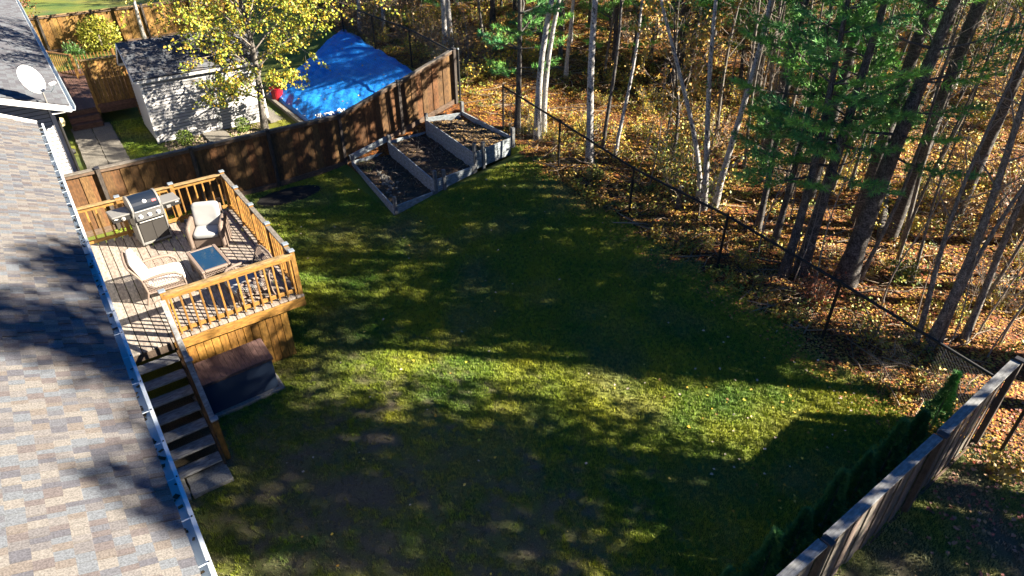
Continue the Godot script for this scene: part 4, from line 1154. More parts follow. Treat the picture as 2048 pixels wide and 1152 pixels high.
func build_furniture() -> void:
	var y := 1.505
	wicker_armchair("brown wicker armchair with plump grey cushions at the back railing", Vector3(2.10, y, -14.72), -0.42)
	(get_node("wicker_armchair") as Node3D).scale = Vector3.ONE * 0.88
	lattice_chair("wide wicker lattice armchair with white sunlit cushions beside the gas grill", Vector3(0.83, y, -13.28), PI / 2 - 0.06, M.cushion_white, M.wicker_plain, true)
	lattice_chair("dark lattice armchair half hidden behind the front deck railing", Vector3(2.12, y, -12.08), -PI / 2 + 0.1, M.cushion, M.wicker_plain, false)
	(get_node("lattice_armchair") as Node3D).scale = Vector3.ONE * 0.9
	(get_node("lattice_armchair_001") as Node3D).scale = Vector3(0.86, 0.84, 0.82)
	# coffee table
	var t := thing("coffee_table", "low wicker coffee table with dark blue glass top", "coffee table", Vector3(1.73, y, -13.24), 0.06)
	for e in [[Vector3(-0.27, 0.43, 0), Vector3(0.07, 0.05, 1.02)], [Vector3(0.27, 0.43, 0), Vector3(0.07, 0.05, 1.02)], [Vector3(0, 0.43, 0.475), Vector3(0.468, 0.05, 0.07)], [Vector3(0, 0.43, -0.475), Vector3(0.468, 0.05, 0.07)]]:
		part("top_frame", bbox(e[1], 0.012), M.wicker_plain, t, e[0])
	part("glass_pane", bbox(Vector3(0.47, 0.012, 0.88), 0.003), M.glass_top, t, Vector3(0, 0.442, 0))
	for sx in [-1, 1]:
		for sz in [-1, 1]:
			var lm := MB.new(); lm.col = Color(1, 1, 1)
			lm.tube([Vector3(sx * 0.27, 0, sz * 0.47), Vector3(sx * 0.27, 0.41, sz * 0.46)], [0.02, 0.026], 8)
			part("leg", lm.mesh(), M.wicker_plain, t)
	for sx in [-1, 1]:
		var lt := MB.new(); lt.col = Color(1, 1, 1)
		lattice(lt, func(u, v): return Vector3(sx * 0.28, lerpf(0.20, 0.41, v), lerpf(-0.46, 0.46, u)), 16, 4, 0.0055)
		part("side_lattice", lt.mesh(), M.wicker_plain, t).set_meta("kind", "stuff")
	var le := MB.new(); le.col = Color(1, 1, 1)
	for sz in [-1, 1]:
		lattice(le, func(u, v): return Vector3(lerpf(-0.26, 0.26, u), lerpf(0.20, 0.41, v), sz * 0.475), 9, 4, 0.0055)
	part("end_lattice", le.mesh(), M.wicker_plain, t).set_meta("kind", "stuff")
	part("lower_shelf", bbox(Vector3(0.50, 0.02, 0.9), 0.004), M.wicker, t, Vector3(0, 0.19, 0))
	# storage chest on its slab
	var ch := thing("storage_chest", "dark storage chest with sloping ribbed brown lid beside the deck stairs", "storage box", Vector3(1.24, 0.06, -11.0), 0.03)
	var W := 1.42; var D := 0.58
	for e in [[Vector3(0, 0.37, D / 2 - 0.02), Vector3(W, 0.72, 0.03)], [Vector3(0, 0.42, -D / 2 + 0.02), Vector3(W, 0.80, 0.03)], [Vector3(-W / 2 + 0.02, 0.38, 0), Vector3(0.03, 0.73, D - 0.074)], [Vector3(W / 2 - 0.02, 0.38, 0), Vector3(0.03, 0.73, D - 0.074)]]:
		part("wall", bbox(e[1], 0.008), M.chest_wall, ch, e[0])
	part("bottom", bbox(Vector3(W - 0.1, 0.03, D - 0.1)), M.chest_wall, ch, Vector3(0, 0.03, 0))
	var tilt := Basis(Vector3.RIGHT, 0.16)
	var lid := part("lid", bbox(Vector3(W + 0.06, 0.035, D + 0.04), 0.012), M.chest_lid, ch, Vector3(0, 0.80, -0.01), tilt)
	for k in 15:
		part("rib", bbox(Vector3(0.088, 0.008, D + 0.035), 0.003), M.chest_lid, lid, Vector3(-W / 2 + 0.03 + k * (W - 0.06) / 14.0, 0.019, 0))
	part("lid_edge", bbox(Vector3(W + 0.06, 0.05, 0.025), 0.006), M.chest_lid, lid, Vector3(0, -0.025, D / 2 + 0.012))
	var sl := thing("paving_slab", "pale slab showing under the dark storage chest", "slab", Vector3(1.26, 0.02, -11.06), 0.03)
	part("slab", slab_mesh(1.56, 0.86, 0.07, 77), M.concrete_dark, sl, Vector3(0, 0.01, 0))

# ---------------------------------------------------------------- gas grill
func build_grill() -> void:
	var g := thing("gas_grill", "black gas barbecue with silver trim, three front knobs and folding side shelves", "barbecue", Vector3(1.08, 1.505, -15.68), 0.12)
	var W := 0.64
	part("cabinet", bbox(Vector3(W - 0.06, 0.56, 0.46), 0.01), M.grill_black, g, Vector3(0, 0.37, 0))
	for s in [-1, 1]:
		part("door", bbox(Vector3(W / 2 - 0.045, 0.50, 0.02), 0.006), M.grill_door, g, Vector3(s * (W / 4 - 0.02), 0.37, 0.238))
		part("side_frame", bbox(Vector3(0.04, 0.82, 0.50), 0.008), M.steel_paint, g, Vector3(s * (W / 2 - 0.01), 0.46, 0.0))
	part("base_frame", bbox(Vector3(W - 0.06, 0.06, 0.48), 0.01), M.steel_paint, g, Vector3(0, 0.075, 0.005))
	# sloping control panel with knobs
	var pb := Basis(Vector3.RIGHT, -0.5)
	var cp := part("control_panel", bbox(Vector3(W - 0.05, 0.20, 0.03), 0.008), M.grill_black, g, Vector3(0, 0.76, 0.265), pb)
	part("trim", bbox(Vector3(W - 0.05, 0.025, 0.034), 0.006), M.steel_paint, cp, Vector3(0, 0.092, 0.004))
	for k in 3:
		var km := MB.new(); km.col = Color(1, 1, 1)
		km.lathe([Vector2(0, 0.045), Vector2(0.024, 0.043), Vector2(0.030, 0.012), Vector2(0.044, 0.010), Vector2(0.046, 0.0)], 14)
		part("knob", km.mesh(), M.steel, cp, Vector3(-0.19 + k * 0.19, -0.01, 0.016), Basis(Vector3.RIGHT, PI / 2))
	var hm := MB.new(); hm.col = Color(1, 1, 1)
	hm.tube([Vector3(-0.25, 0.63, 0.25), Vector3(-0.25, 0.63, 0.30), Vector3(0.25, 0.63, 0.30), Vector3(0.25, 0.63, 0.25)], [0.014, 0.016, 0.016, 0.014], 8)
	part("door_handle", hm.mesh(), M.steel, g)
	# firebox and hood
	part("firebox", bbox(Vector3(W - 0.06, 0.16, 0.46), 0.01), M.grill_black, g, Vector3(0, 0.80, -0.01))
	var prof := PackedVector2Array()
	for k in 11:
		var a := lerpf(-0.12, PI * 0.80, k / 10.0)
		prof.append(Vector2(-0.02 + 0.275 * cos(a), 0.90 + 0.27 * sin(a) * (1.0 if a < PI / 2 else 0.97)))
	prof.append(Vector2(-0.25, 0.88))
	var lm := MB.new(); lm.col = Color(1, 1, 1)
	lm.extrude_x(prof, -W / 2 + 0.045, W / 2 - 0.045)
	var hood := part("hood", lm.mesh(), M.grill_lid, g)
	for s in [-1, 1]:
		var em := MB.new(); em.col = Color(1, 1, 1)
		var big := PackedVector2Array()
		for p in prof: big.append(Vector2((p.x + 0.02) * 1.05 - 0.02, 0.90 + (p.y - 0.90) * 1.06))
		var xa: float = s * (W / 2 - 0.045)
		em.extrude_x(big, minf(xa, xa + s * 0.04), maxf(xa, xa + s * 0.04))
		part("hood_end", em.mesh(), M.steel_paint, hood)
	part("hood_lip", bbox(Vector3(W - 0.09, 0.03, 0.03), 0.008), M.steel, hood, Vector3(0, 0.875, 0.262))
	var tm := MB.new(); tm.col = Color(1, 1, 1)
	tm.lathe([Vector2(0, 0.012), Vector2(0.036, 0.010), Vector2(0.042, 0.0)], 18)
	var a := 0.62
	var fb := Basis(Vector3.RIGHT, PI / 2 - a)
	part("thermometer", tm.mesh(), M.white_dial, hood, Vector3(0.0, 0.90 + 0.272 * sin(a), -0.02 + 0.277 * cos(a)), fb)
	part("red_badge", bbox(Vector3(0.085, 0.008, 0.045), 0.003), M.red_tag, hood, Vector3(0.19, 0.90 + 0.272 * sin(a - 0.12), -0.02 + 0.277 * cos(a - 0.12)), Basis(Vector3.RIGHT, PI / 2 - a + 0.12))
	# side shelves
	for s in [-1, 1]:
		var sh := part("side_shelf", bbox(Vector3(0.40, 0.035, 0.46), 0.014), M.steel_paint, g, Vector3(s * (W / 2 + 0.21), 0.865, -0.02))
		part("shelf_apron", bbox(Vector3(0.39, 0.11, 0.03), 0.008), M.grill_black, sh, Vector3(0, -0.07, 0.205))
		part("shelf_apron", bbox(Vector3(0.03, 0.10, 0.40), 0.008), M.grill_black, sh, Vector3(s * 0.18, -0.065, 0))
		if s < 0:
			var km := MB.new(); km.col = Color(1, 1, 1)
			km.lathe([Vector2(0, 0.045), Vector2(0.024, 0.043), Vector2(0.030, 0.012), Vector2(0.044, 0.010), Vector2(0.046, 0.0)], 14)
			part("knob", km.mesh(), M.steel, sh, Vector3(0.02, -0.07, 0.222), Basis(Vector3.RIGHT, PI / 2))
			part("label_plate", bbox(Vector3(0.07, 0.018, 0.006), 0.002), M.white_dial, sh, Vector3(-0.12, -0.045, 0.222))
		else:
			part("label_plate", bbox(Vector3(0.07, 0.018, 0.006), 0.002), M.white_dial, sh, Vector3(0.12, -0.04, 0.222))
			part("tool_hook", bbox(Vector3(0.10, 0.07, 0.03), 0.008), M.steel_paint, sh, Vector3(-0.08, -0.09, 0.235))
	for e in [[-1, 1], [1, 1], [-1, -1], [1, -1]]:
		var cm := MB.new(); cm.col = Color(1, 1, 1)
		cm.lathe([Vector2(0, 0.02), Vector2(0.035, 0.02), Vector2(0.04, 0.0), Vector2(0.035, -0.02), Vector2(0, -0.02)], 12, Vector3.ZERO, Basis(Vector3.FORWARD, PI / 2))
		part("caster", cm.mesh(), M.black_metal, g, Vector3(e[0] * 0.28, 0.04, e[1] * 0.2))
	var ho := MB.new(); ho.col = Color(1, 1, 1)
	ho.tube([Vector3(-0.42, 0.76, 0.15), Vector3(-0.42, 0.62, 0.14), Vector3(-0.36, 0.52, 0.12), Vector3(-0.30, 0.50, 0.08)], [0.009, 0.009, 0.009, 0.009], 6)
	part("gas_hose", ho.mesh(), M.black_metal, g)

# ---------------------------------------------------------------- blue tarpaulin
func build_tarp() -> void:
	var A := Vector2(7.72, -23.9); var B := Vector2(12.3, -20.35); var C := Vector2(12.25, -23.9); var D := Vector2(12.55, -31.3)
	# corners: near left, near right by the fence, far right, far left
	var q := [Vector2(7.72, -20.5), Vector2(11.9, -20.4), Vector2(12.9, -31.4), Vector2(7.75, -27.9)]
	var N := 110
	var m := MB.new(); m.col = Color(1, 1, 1)
	var o := Vector3(9.8, terrain(9.8, -24.0), -24.0)
	var P := func(i: int, j: int) -> Vector3:
		var u := float(i) / N; var v := float(j) / N
		var p: Vector2 = q[0].lerp(q[1], u).lerp(q[3].lerp(q[2], u), v)
		var edge := minf(minf(u, 1 - u), minf(v, 1 - v))
		p.x += 0.10 * nz.get_noise_2d(v * 60.0, 5.0) * (1.0 if u > 0.9 else 0.3)
		var y := terrain(minf(p.x, 12.4), p.y) + 0.10 + 0.16 * smoothstep(0.0, 0.12, edge)
		y += 0.08 * nz.get_noise_2d(p.x * 5.0, p.y * 5.0) + 0.04 * nz2.get_noise_2d(p.x * 16.0 + p.y * 9.0, p.y * 5.0)
		y += 0.022 * nz2.get_noise_2d(p.x * 45.0 - p.y * 20.0, p.y * 30.0)
		y += 0.018 * absf(sin(p.x * 2.9 + 0.4 * sin(p.y * 0.8))) + 0.014 * absf(sin(p.y * 2.3 + 0.3 * sin(p.x)))
		if edge <= 0.0: y -= 0.16
		return Vector3(p.x, y, p.y) - o
	for i in N:
		for j in N:
			m.quad(P.call(i, j), P.call(i, j + 1), P.call(i + 1, j + 1), P.call(i + 1, j))
	var acc := {}
	for k in m.v.size():
		var key := m.v[k].snapped(Vector3.ONE * 0.001)
		acc[key] = acc.get(key, Vector3.ZERO) + m.n[k]
	for k in m.v.size():
		m.n[k] = (acc[m.v[k].snapped(Vector3.ONE * 0.001)] as Vector3).normalized()
	var t := thing("tarpaulin", "large bright blue tarpaulin spread behind the brown fence", "tarp", o)
	part("sheet", m.mesh(), M.tarp, t)
	var hem := MB.new(); hem.col = Color(1, 1, 1)
	var ring := []
	for i in N: ring.append(P.call(i, 0))
	for j in N: ring.append(P.call(N, j))
	for i in N: ring.append(P.call(N - i, N))
	for j in N: ring.append(P.call(0, N - j))
	ring.append(ring[0])
	var rad := []
	for k in ring: rad.append(0.018)
	hem.tube(ring, rad, 5, 1.0, false)
	part("hem", hem.mesh(), M.tarp, t)
	for k in range(4, N, 12):
		for e in [P.call(k, N - 2), P.call(N - 2, k), P.call(2, k)]:
			var gr := MB.new(); gr.col = Color(1, 1, 1)
			gr.lathe([Vector2(0.016, 0.0), Vector2(0.022, 0.012), Vector2(0.034, 0.0)], 10)
			part("grommet", gr.mesh(), M.steel, t, e + Vector3(0, 0.012, 0))
	var tl := MB.new()
	var r := RandomNumberGenerator.new(); r.seed = 640
	for k in 70:
		var q2: Vector3 = P.call(r.randi_range(4, N - 4), r.randi_range(4, N - 4))
		flat_leaf(tl, q2 + Vector3(0, 0.015, 0), r, r.randf_range(0.06, 0.11), [Color(0.5, 0.36, 0.05), Color(0.36, 0.24, 0.06), Color(0.25, 0.14, 0.05)][r.randi_range(0, 2)])
	var tlo := part("fallen_leaves", tl.mesh(), M.fallen)
	tlo.position = o
	tlo.set_meta("kind", "stuff"); tag(tlo, "a few yellow leaves lying on the blue tarp", "fallen leaves")
	var rb := thing("red_tub", "dark red plastic tub standing at the edge of the blue tarp", "tub", Vector3(7.80, 0.55, -26.9))
	var rm := MB.new(); rm.col = Color(1, 1, 1)
	rm.lathe([Vector2(0.0, 0.0), Vector2(0.20, 0.0), Vector2(0.25, 0.46), Vector2(0.27, 0.48), Vector2(0.27, 0.50), Vector2(0.235, 0.50), Vector2(0.19, 0.03), Vector2(0, 0.03)], 20)
	part("bucket", rm.mesh(), M.red_plastic, rb)
	var bm := MB.new(); bm.col = Color(1, 1, 1)
	bm.tube([Vector3(-0.26, 0.46, 0), Vector3(-0.2, 0.62, 0.05), Vector3(0, 0.70, 0.08), Vector3(0.2, 0.62, 0.05), Vector3(0.26, 0.46, 0)], [0.01, 0.01, 0.01, 0.01, 0.01], 6)
	part("handle", bm.mesh(), M.black_metal, rb)
	# crumpled pale sheets on the tarp's near corner
	for k in 3:
		var pos: Vector3 = [Vector3(8.35, 0.95, -22.9), Vector3(8.75, 1.0, -22.75), Vector3(8.05, 0.86, -23.1)][k]
		var cr := thing("crumpled_sheet", ["larger crumpled pale plastic scrap on the tarp near the fence", "narrow crumpled pale plastic scrap on the tarp, nearest the fence post", "small crumpled pale plastic scrap on the tarp's left corner"][k], "plastic scrap", pos, k * 0.8)
		var cm := MB.new(); cm.col = Color(1, 1, 1)
		var S := 7
		var h := func(i: int, j: int) -> Vector3: return Vector3((i - 3) * 0.055, 0.05 + 0.10 * nz2.get_noise_2d(i * 7.0 + k * 90.0, j * 7.0), (j - 3) * 0.035)
		for i in S - 1:
			for j in S - 1:
				cm.quad(h.call(i, j), h.call(i, j + 1), h.call(i + 1, j + 1), h.call(i + 1, j))
		part("sheet", cm.mesh(), M.white_paint, cr)

# ---------------------------------------------------------------- turf and leaf litter
func scatter(called: String, m: Mesh, mat: Material, xf: Array, cols: PackedColorArray, label: String, cat: String) -> void:
	var mm := MultiMesh.new()
	mm.transform_format = MultiMesh.TRANSFORM_3D
	mm.use_colors = true
	mm.mesh = m
	mm.instance_count = xf.size()
	for i in xf.size():
		mm.set_instance_transform(i, xf[i])
		mm.set_instance_color(i, cols[i])
	var o := MultiMeshInstance3D.new()
	o.multimesh = mm
	o.material_override = mat
	o.name = numbered(called, self)
	add_child(o, true)
	o.set_meta("kind", "stuff")
	tag(o, label, cat)

func tuft_mesh(n: int, h: float, spread: float, seed_: int) -> ArrayMesh:
	var r := RandomNumberGenerator.new(); r.seed = seed_
	var m := MB.new()
	for k in n:
		var a := r.randf() * TAU
		var b := Vector3(r.randf_range(-1, 1), 0, r.randf_range(-1, 1)) * spread
		var lean := Vector3(cos(a), 0, sin(a)) * r.randf_range(0.15, 0.8)
		var hh := h * r.randf_range(0.6, 1.15)
		var s := Vector3(-sin(a), 0, cos(a)) * 0.0055
		var mid := b + Vector3(0, hh * 0.6, 0) + lean * hh * 0.35
		var tip := b + Vector3(0, hh, 0) + lean * hh
		var g := r.randf_range(0.8, 1.2)
		m.col = Color(g, g, g)
		m.quad(b - s, b + s, mid + s * 0.8, mid - s * 0.8)
		m.tri(mid - s * 0.8, mid + s * 0.8, tip)
	return m.mesh()

func build_turf() -> void:
	var r := RandomNumberGenerator.new(); r.seed = 99
	var xf := []; var cols := PackedColorArray()
	for k in 150000:
		var x := r.randf_range(-0.3, 12.6); var z := r.randf_range(-20.0, -1.95)
		if x > lawn_edge(z) + 0.2 * r.randf(): continue
		if Vector2((x - 5.3) / 1.0, (z + 19.2) / 0.5).length() < 1.0: continue
		if x < 0.45 and z < -8.9: continue
		if x < 2.4 and z < -11.7 and z > -16.2: continue
		if x > 7.25 and z < -15.9 and x < 12.1: continue
		var b := bare(x, z)
		if r.randf() < b * 0.78: continue
		var s := r.randf_range(0.7, 1.25) * (1.0 - 0.35 * b)
		xf.append(Transform3D(Basis(Vector3.UP, r.randf() * TAU).scaled(Vector3(s, s, s)), on(x, z, -0.004)))
		var c := grass_tone(x, z)
		c = c.lerp(Color(0.14, 0.125, 0.045), clampf(r.randf() - 0.45 + 0.4 * b, 0, 1) * 0.9)
		cols.append(c * r.randf_range(0.8, 1.3))
	scatter("grass", tuft_mesh(7, 0.055, 0.05, 3), M.blades, xf, cols, "short mown grass of the back lawn", "grass")
	xf = []; cols = PackedColorArray()
	for k in 60000:
		var x := 0.0; var z := 0.0
		if k % 2 == 0:
			x = r.randf_range(4.0, 12.8); z = r.randf_range(-1.9, 4.0)
		else:
			x = r.randf_range(1.5, 9.0); z = r.randf_range(-34.0, -20.2)
			if x < 1.9 and z > -29: continue
			if x > 2.8 and x < 7.0 and z < -24.25 and z > -28: continue
			if x > 7.3: continue
			if z < -28.8 and x < 3.4: continue
		var b := bare(x, z)
		if r.randf() < b * 0.8: continue
		var s := r.randf_range(0.8, 1.4)
		xf.append(Transform3D(Basis(Vector3.UP, r.randf() * TAU).scaled(Vector3(s, s, s)), on(x, z, -0.004)))
		cols.append(grass_tone(x, z) * r.randf_range(0.8, 1.3))
	scatter("grass", tuft_mesh(7, 0.055, 0.05, 4), M.blades, xf, cols, "thin grass of the yards on either side of the lawn", "grass")
	# fallen leaves: thick in the wood, thin on the lawn
	var lm := MB.new(); lm.col = Color(1, 1, 1)
	var R := RandomNumberGenerator.new(); R.seed = 2
	lm.tri(Vector3(0, 0, -0.5), Vector3(0.38, 0.14, -0.05), Vector3(0, 0.05, 0.5))
	lm.tri(Vector3(0, 0, -0.5), Vector3(0, 0.05, 0.5), Vector3(-0.38, 0.10, 0.02))
	lm.tri(Vector3(0.38, 0.20, -0.05), Vector3(0.30, 0.10, 0.34), Vector3(0, 0.03, 0.15))
	lm.tri(Vector3(-0.38, 0.16, 0.02), Vector3(0, 0.03, 0.15), Vector3(-0.27, 0.20, 0.36))
	var leaf_m := lm.mesh()
	var tones := [Color(0.64, 0.39, 0.04), Color(0.52, 0.27, 0.02), Color(0.72, 0.50, 0.06), Color(0.34, 0.18, 0.03), Color(0.46, 0.29, 0.05), Color(0.18, 0.10, 0.03), Color(0.64, 0.46, 0.09), Color(0.44, 0.37, 0.03)]
	xf = []; cols = PackedColorArray()
	for k in 470000:
		var u := r.randf()
		var x := 11.2 + 34.0 * pow(u, 1.5); var z := r.randf_range(-46.0, 2.0)
		if z > -1.9 and x < 11.8: continue
		if x < 12.35 and z < -20.1: continue
		var e := lawn_edge(z)
		if x < e and r.randf() > exp(-(e - x) * 3.0): continue
		if z < -15.9 and x < 12.15: continue
		var dens := 0.75 + 1.1 * nz2.get_noise_2d(x * 6.0, z * 6.0) + 0.4 * nz2.get_noise_2d(x * 22.0, z * 22.0)
		if r.randf() > dens: continue
		var s := r.randf_range(0.034, 0.078) * (1.0 + 0.02 * (x - 12.0))
		var bs := Basis(Vector3.UP, r.randf() * TAU) * Basis(Vector3.RIGHT, r.randf_range(-0.32, 0.32)) * Basis(Vector3.BACK, r.randf_range(-0.32, 0.32))
		xf.append(Transform3D(bs.scaled(Vector3(s, s, s)), on(x, z, 0.006 + 0.02 * r.randf())))
		var c: Color = tones[r.randi_range(0, 7)]
		var w := nz2.get_noise_2d(x * 2.2 + 9.0, z * 2.2) * 0.5 + 0.5
		c = c.lerp(Color(0.26, 0.12, 0.04), clampf(w * 1.3 - 0.35, 0, 1) * 0.8)
		# redder, pinker leaves near the right-hand corner
		var red := smoothstep(9.0, 2.0, Vector2(x - 12.6, (z + 2.6) * 0.8).length())
		if r.randf() < red * 0.38: c = [Color(0.34, 0.07, 0.03), Color(0.40, 0.17, 0.08), Color(0.50, 0.27, 0.11)][r.randi_range(0, 2)]
		cols.append(c * Color(0.95, 0.88, 0.8) * r.randf_range(0.7, 1.25))
	scatter("leaf_litter", leaf_m, M.fallen, xf, cols, "golden brown fallen leaves carpeting the wood floor", "fallen leaves")
	xf = []; cols = PackedColorArray()
	for k in 330:
		var x := r.randf_range(0.6, 12.0); var z := r.randf_range(-19.6, -2.3)
		if k > 210: x = r.randf_range(8.0, 12.2); z = r.randf_range(-6.5, -2.2)
		if x > 7.2 and z < -15.8: continue
		if x < 3.2 and z < -9.0: continue
		if z > -3.4 and r.randf() < 0.3: z = r.randf_range(-3.4, -2.1)
		var s := r.randf_range(0.04, 0.08)
		xf.append(Transform3D((Basis(Vector3.UP, r.randf() * TAU) * Basis(Vector3.RIGHT, r.randf_range(-0.5, 0.5))).scaled(Vector3(s, s, s)), on(x, z, 0.045)))
		var c: Color = tones[r.randi_range(0, 7)]
		if r.randf() < 0.4: c = Color(0.40, 0.33, 0.25)
		cols.append(c * r.randf_range(0.8, 1.2))
	for k in 1600:
		var x := r.randf_range(8.5, 14.5); var z := r.randf_range(-1.8, 1.5)
		if r.randf() > smoothstep(1.8, -1.8, z) * smoothstep(8.0, 12.5, x): continue
		var s := r.randf_range(0.05, 0.10)
		xf.append(Transform3D((Basis(Vector3.UP, r.randf() * TAU) * Basis(Vector3.RIGHT, r.randf_range(-0.5, 0.5))).scaled(Vector3(s, s, s)), on(x, z, 0.04)))
		cols.append([Color(0.26, 0.08, 0.06), Color(0.28, 0.16, 0.11), Color(0.30, 0.19, 0.09)][r.randi_range(0, 2)])
	scatter("fallen_leaves", leaf_m, M.fallen, xf, cols, "scattered pale and red leaves lying on the mown lawns", "fallen leaves")
	# sprigs and sticks between the leaves
	var sp := MB.new()
	var R2 := RandomNumberGenerator.new(); R2.seed = 14
	for k in 5:
		var a := R2.randf() * TAU
		var tip := Vector3(cos(a) * 0.09, R2.randf_range(0.10, 0.22), sin(a) * 0.09)
		sp.col = Color(0.35, 0.28, 0.2)
		sp.tube([Vector3.ZERO, tip], [0.004, 0.002], 3, 1.0, false)
		for q in 3: leaf(sp, tip * R2.randf_range(0.5, 1.1), R2, 0.06, Color(1, 1, 1) * R2.randf_range(0.7, 1.2))
	xf = []; cols = PackedColorArray()
	for k in 16000:
		var x := 12.0 + 28.0 * pow(r.randf(), 1.5); var z := r.randf_range(-44.0, -2.4)
		if x < 12.5 and z < -15.5: continue
		if nz2.get_noise_2d(x * 5.0 + 70.0, z * 5.0) < -0.05: continue
		var s := r.randf_range(0.5, 1.5)
		xf.append(Transform3D(Basis(Vector3.UP, r.randf() * TAU).scaled(Vector3(s, s, s)), on(x, z)))
		cols.append([Color(0.46, 0.36, 0.03), Color(0.26, 0.28, 0.03), Color(0.14, 0.19, 0.02), Color(0.42, 0.24, 0.03), Color(0.30, 0.17, 0.05)][r.randi_range(0, 4)])
	scatter("undergrowth", sp.mesh(), M.leaves, xf, cols, "small yellow and green sprigs growing through the leaf litter", "undergrowth")
	var tw_ := MB.new(); tw_.col = Color(1, 1, 1)
	tw_.tube([Vector3(-0.5, 0, 0), Vector3(-0.1, 0.05, 0.04), Vector3(0.2, 0.03, -0.03), Vector3(0.5, 0.06, 0.02)], [0.010, 0.012, 0.010, 0.004], 4, 1.0, false)
	tw_.tube([Vector3(0.1, 0.04, 0.0), Vector3(0.32, 0.09, 0.22)], [0.008, 0.003], 3, 1.0, false)
	xf = []; cols = PackedColorArray()
	for k in 3600:
		var x := 12.2 + 24.0 * pow(r.randf(), 1.4); var z := r.randf_range(-40.0, -2.4)
		if x < 12.6 and z < -15.5: continue
		var s := r.randf_range(0.3, 1.5)
		xf.append(Transform3D((Basis(Vector3.UP, r.randf() * TAU) * Basis(Vector3.BACK, r.randf_range(-0.2, 0.25))).scaled(Vector3(s, s, s)), on(x, z, 0.03)))
		cols.append(Color(0.16, 0.12, 0.08) * r.randf_range(0.6, 2.0))
	scatter("fallen_twigs", tw_.mesh(), M.fallen, xf, cols, "sticks and broken twigs strewn over the wood floor", "twigs")

# ---------------------------------------------------------------- trees
func rand_dir(r: RandomNumberGenerator) -> Vector3:
	return Vector3(r.randfn(), r.randfn(), r.randfn()).normalized()

func needle_tuft(m: MB, p: Vector3, d: Vector3, r: RandomNumberGenerator, n: int, L: float, c: Color) -> void:
	for k in n:
		var q := (d + rand_dir(r) * 0.95).normalized()
		var s := q.cross(rand_dir(r)).normalized() * 0.0095
		m.col = c * r.randf_range(0.75, 1.3)
		var l := L * r.randf_range(0.7, 1.15)
		var b := p + d * r.randf_range(-0.05, 0.05)
		m.tri(b - s, b + s, b + q * l)

func make_pine(called: String, label: String, seed_: int, H: float, base_h: float, r0: float, spread: float, gap := 0.42, lean := Vector3.ZERO, group := "") -> Node3D:
	var r := RandomNumberGenerator.new(); r.seed = seed_
	var t := thing(called, label, "pine tree", Vector3.ZERO, 0.0, group)
	var tp := []; var tr := []
	var wob := Vector2(r.randf_range(-1, 1), r.randf_range(-1, 1)) * 0.12
	for k in 13:
		var u := k / 12.0
		tp.append(Vector3(wob.x * sin(u * 5.0), u * H, wob.y * sin(u * 4.0 + 1.0) - wob.y * sin(1.0)) + lean * u * u)
		tr.append(lerpf(r0, 0.02, pow(u, 0.85)) + (r0 * 0.35 if k == 0 else 0.0))
	tp[0].y = -0.25
	var at := func(h: float) -> Vector3:
		var u := clampf(h / H, 0, 1) * 12.0
		var i := mini(int(u), 11)
		return (tp[i] as Vector3).lerp(tp[i + 1], u - i)
	var m := MB.new(); m.tube(tp, tr, 10, 0.4)
	part("trunk", m.mesh(), M.pine_bark, t)
	var lim := MB.new(); var nd := MB.new()
	# dead lower limbs
	var h := 0.9
	while h < base_h:
		var a := r.randf() * TAU
		var L := r.randf_range(0.3, 1.1)
		var p: Vector3 = at.call(h)
		var d := Vector3(cos(a), r.randf_range(-0.1, 0.3), sin(a))
		lim.tube([p, p + d * L * 0.6, p + d * L + Vector3(0, -0.08, 0)], [0.014, 0.009, 0.004], 4, 1.0, false)
		h += r.randf_range(0.18, 0.5)
	h = base_h
	while h < H - 0.2:
		var u := (h - base_h) / (H - base_h)
		var nb := r.randi_range(3, 5)
		var a0 := r.randf() * TAU
		for b in nb:
			if r.randf() < 0.34: continue
			var a := a0 + TAU * b / nb + r.randf_range(-0.35, 0.35)
			var L := spread * pow(1.0 - u, 0.75) * r.randf_range(0.55, 1.15) + 0.2
			if u < 0.2: L *= r.randf_range(0.55, 1.0)
			var rise := lerpf(0.06, 0.75, u) + r.randf_range(-0.08, 0.12)
			var out := Vector3(cos(a), 0, sin(a))
			var p0: Vector3 = at.call(h)
			var pts := []
			for s in 5:
				var v := s / 4.0
				pts.append(p0 + out * L * v + Vector3(0, rise * L * v - 0.10 * L * v * (1.0 - v) + 0.10 * L * v * v, 0) + out.cross(Vector3.UP) * 0.05 * L * sin(v * 4.0 + b))
			lim.tube(pts, [0.010 + 0.012 * L, 0.008 + 0.009 * L, 0.012, 0.008, 0.004], 4, 1.0, false)
			var cc := Color(0.045, 0.21, 0.06).lerp(Color(0.18, 0.40, 0.06), r.randf())
			var ntw := int(L * 7.5) + 2
			for w in ntw:
				var v := lerpf(0.28, 1.0, (w + r.randf() * 0.6) / ntw)
				var i := mini(int(v * 4.0), 3)
				var bp := (pts[i] as Vector3).lerp(pts[i + 1], v * 4.0 - i)
				var side := (1.0 if w % 2 == 0 else -1.0)
				var tl := L * 0.34 * (1.15 - v) + 0.12
				var dir := (out * 0.75 + out.cross(Vector3.UP) * side * r.randf_range(0.4, 0.9) + Vector3(0, r.randf_range(0.0, 0.35), 0)).normalized()
				lim.tube([bp, bp + dir * tl], [0.006, 0.003], 3, 1.0, false)
				var nt := 1 + int(tl * 6.0)
				for q in nt:
					needle_tuft(nd, bp + dir * tl * (q + 1.0) / nt, (dir + Vector3(0, 0.35, 0)).normalized(), r, 15, 0.16, cc * r.randf_range(0.75, 1.3))
		h += gap * r.randf_range(0.75, 1.25)
	for q in 4: needle_tuft(nd, at.call(H - 0.05 * q), Vector3.UP, r, 14, 0.12, Color(0.06, 0.13, 0.03))
	part("branches", lim.mesh(), M.pine_bark, t)
	part("needles", nd.mesh(), M.needles, t)
	return t

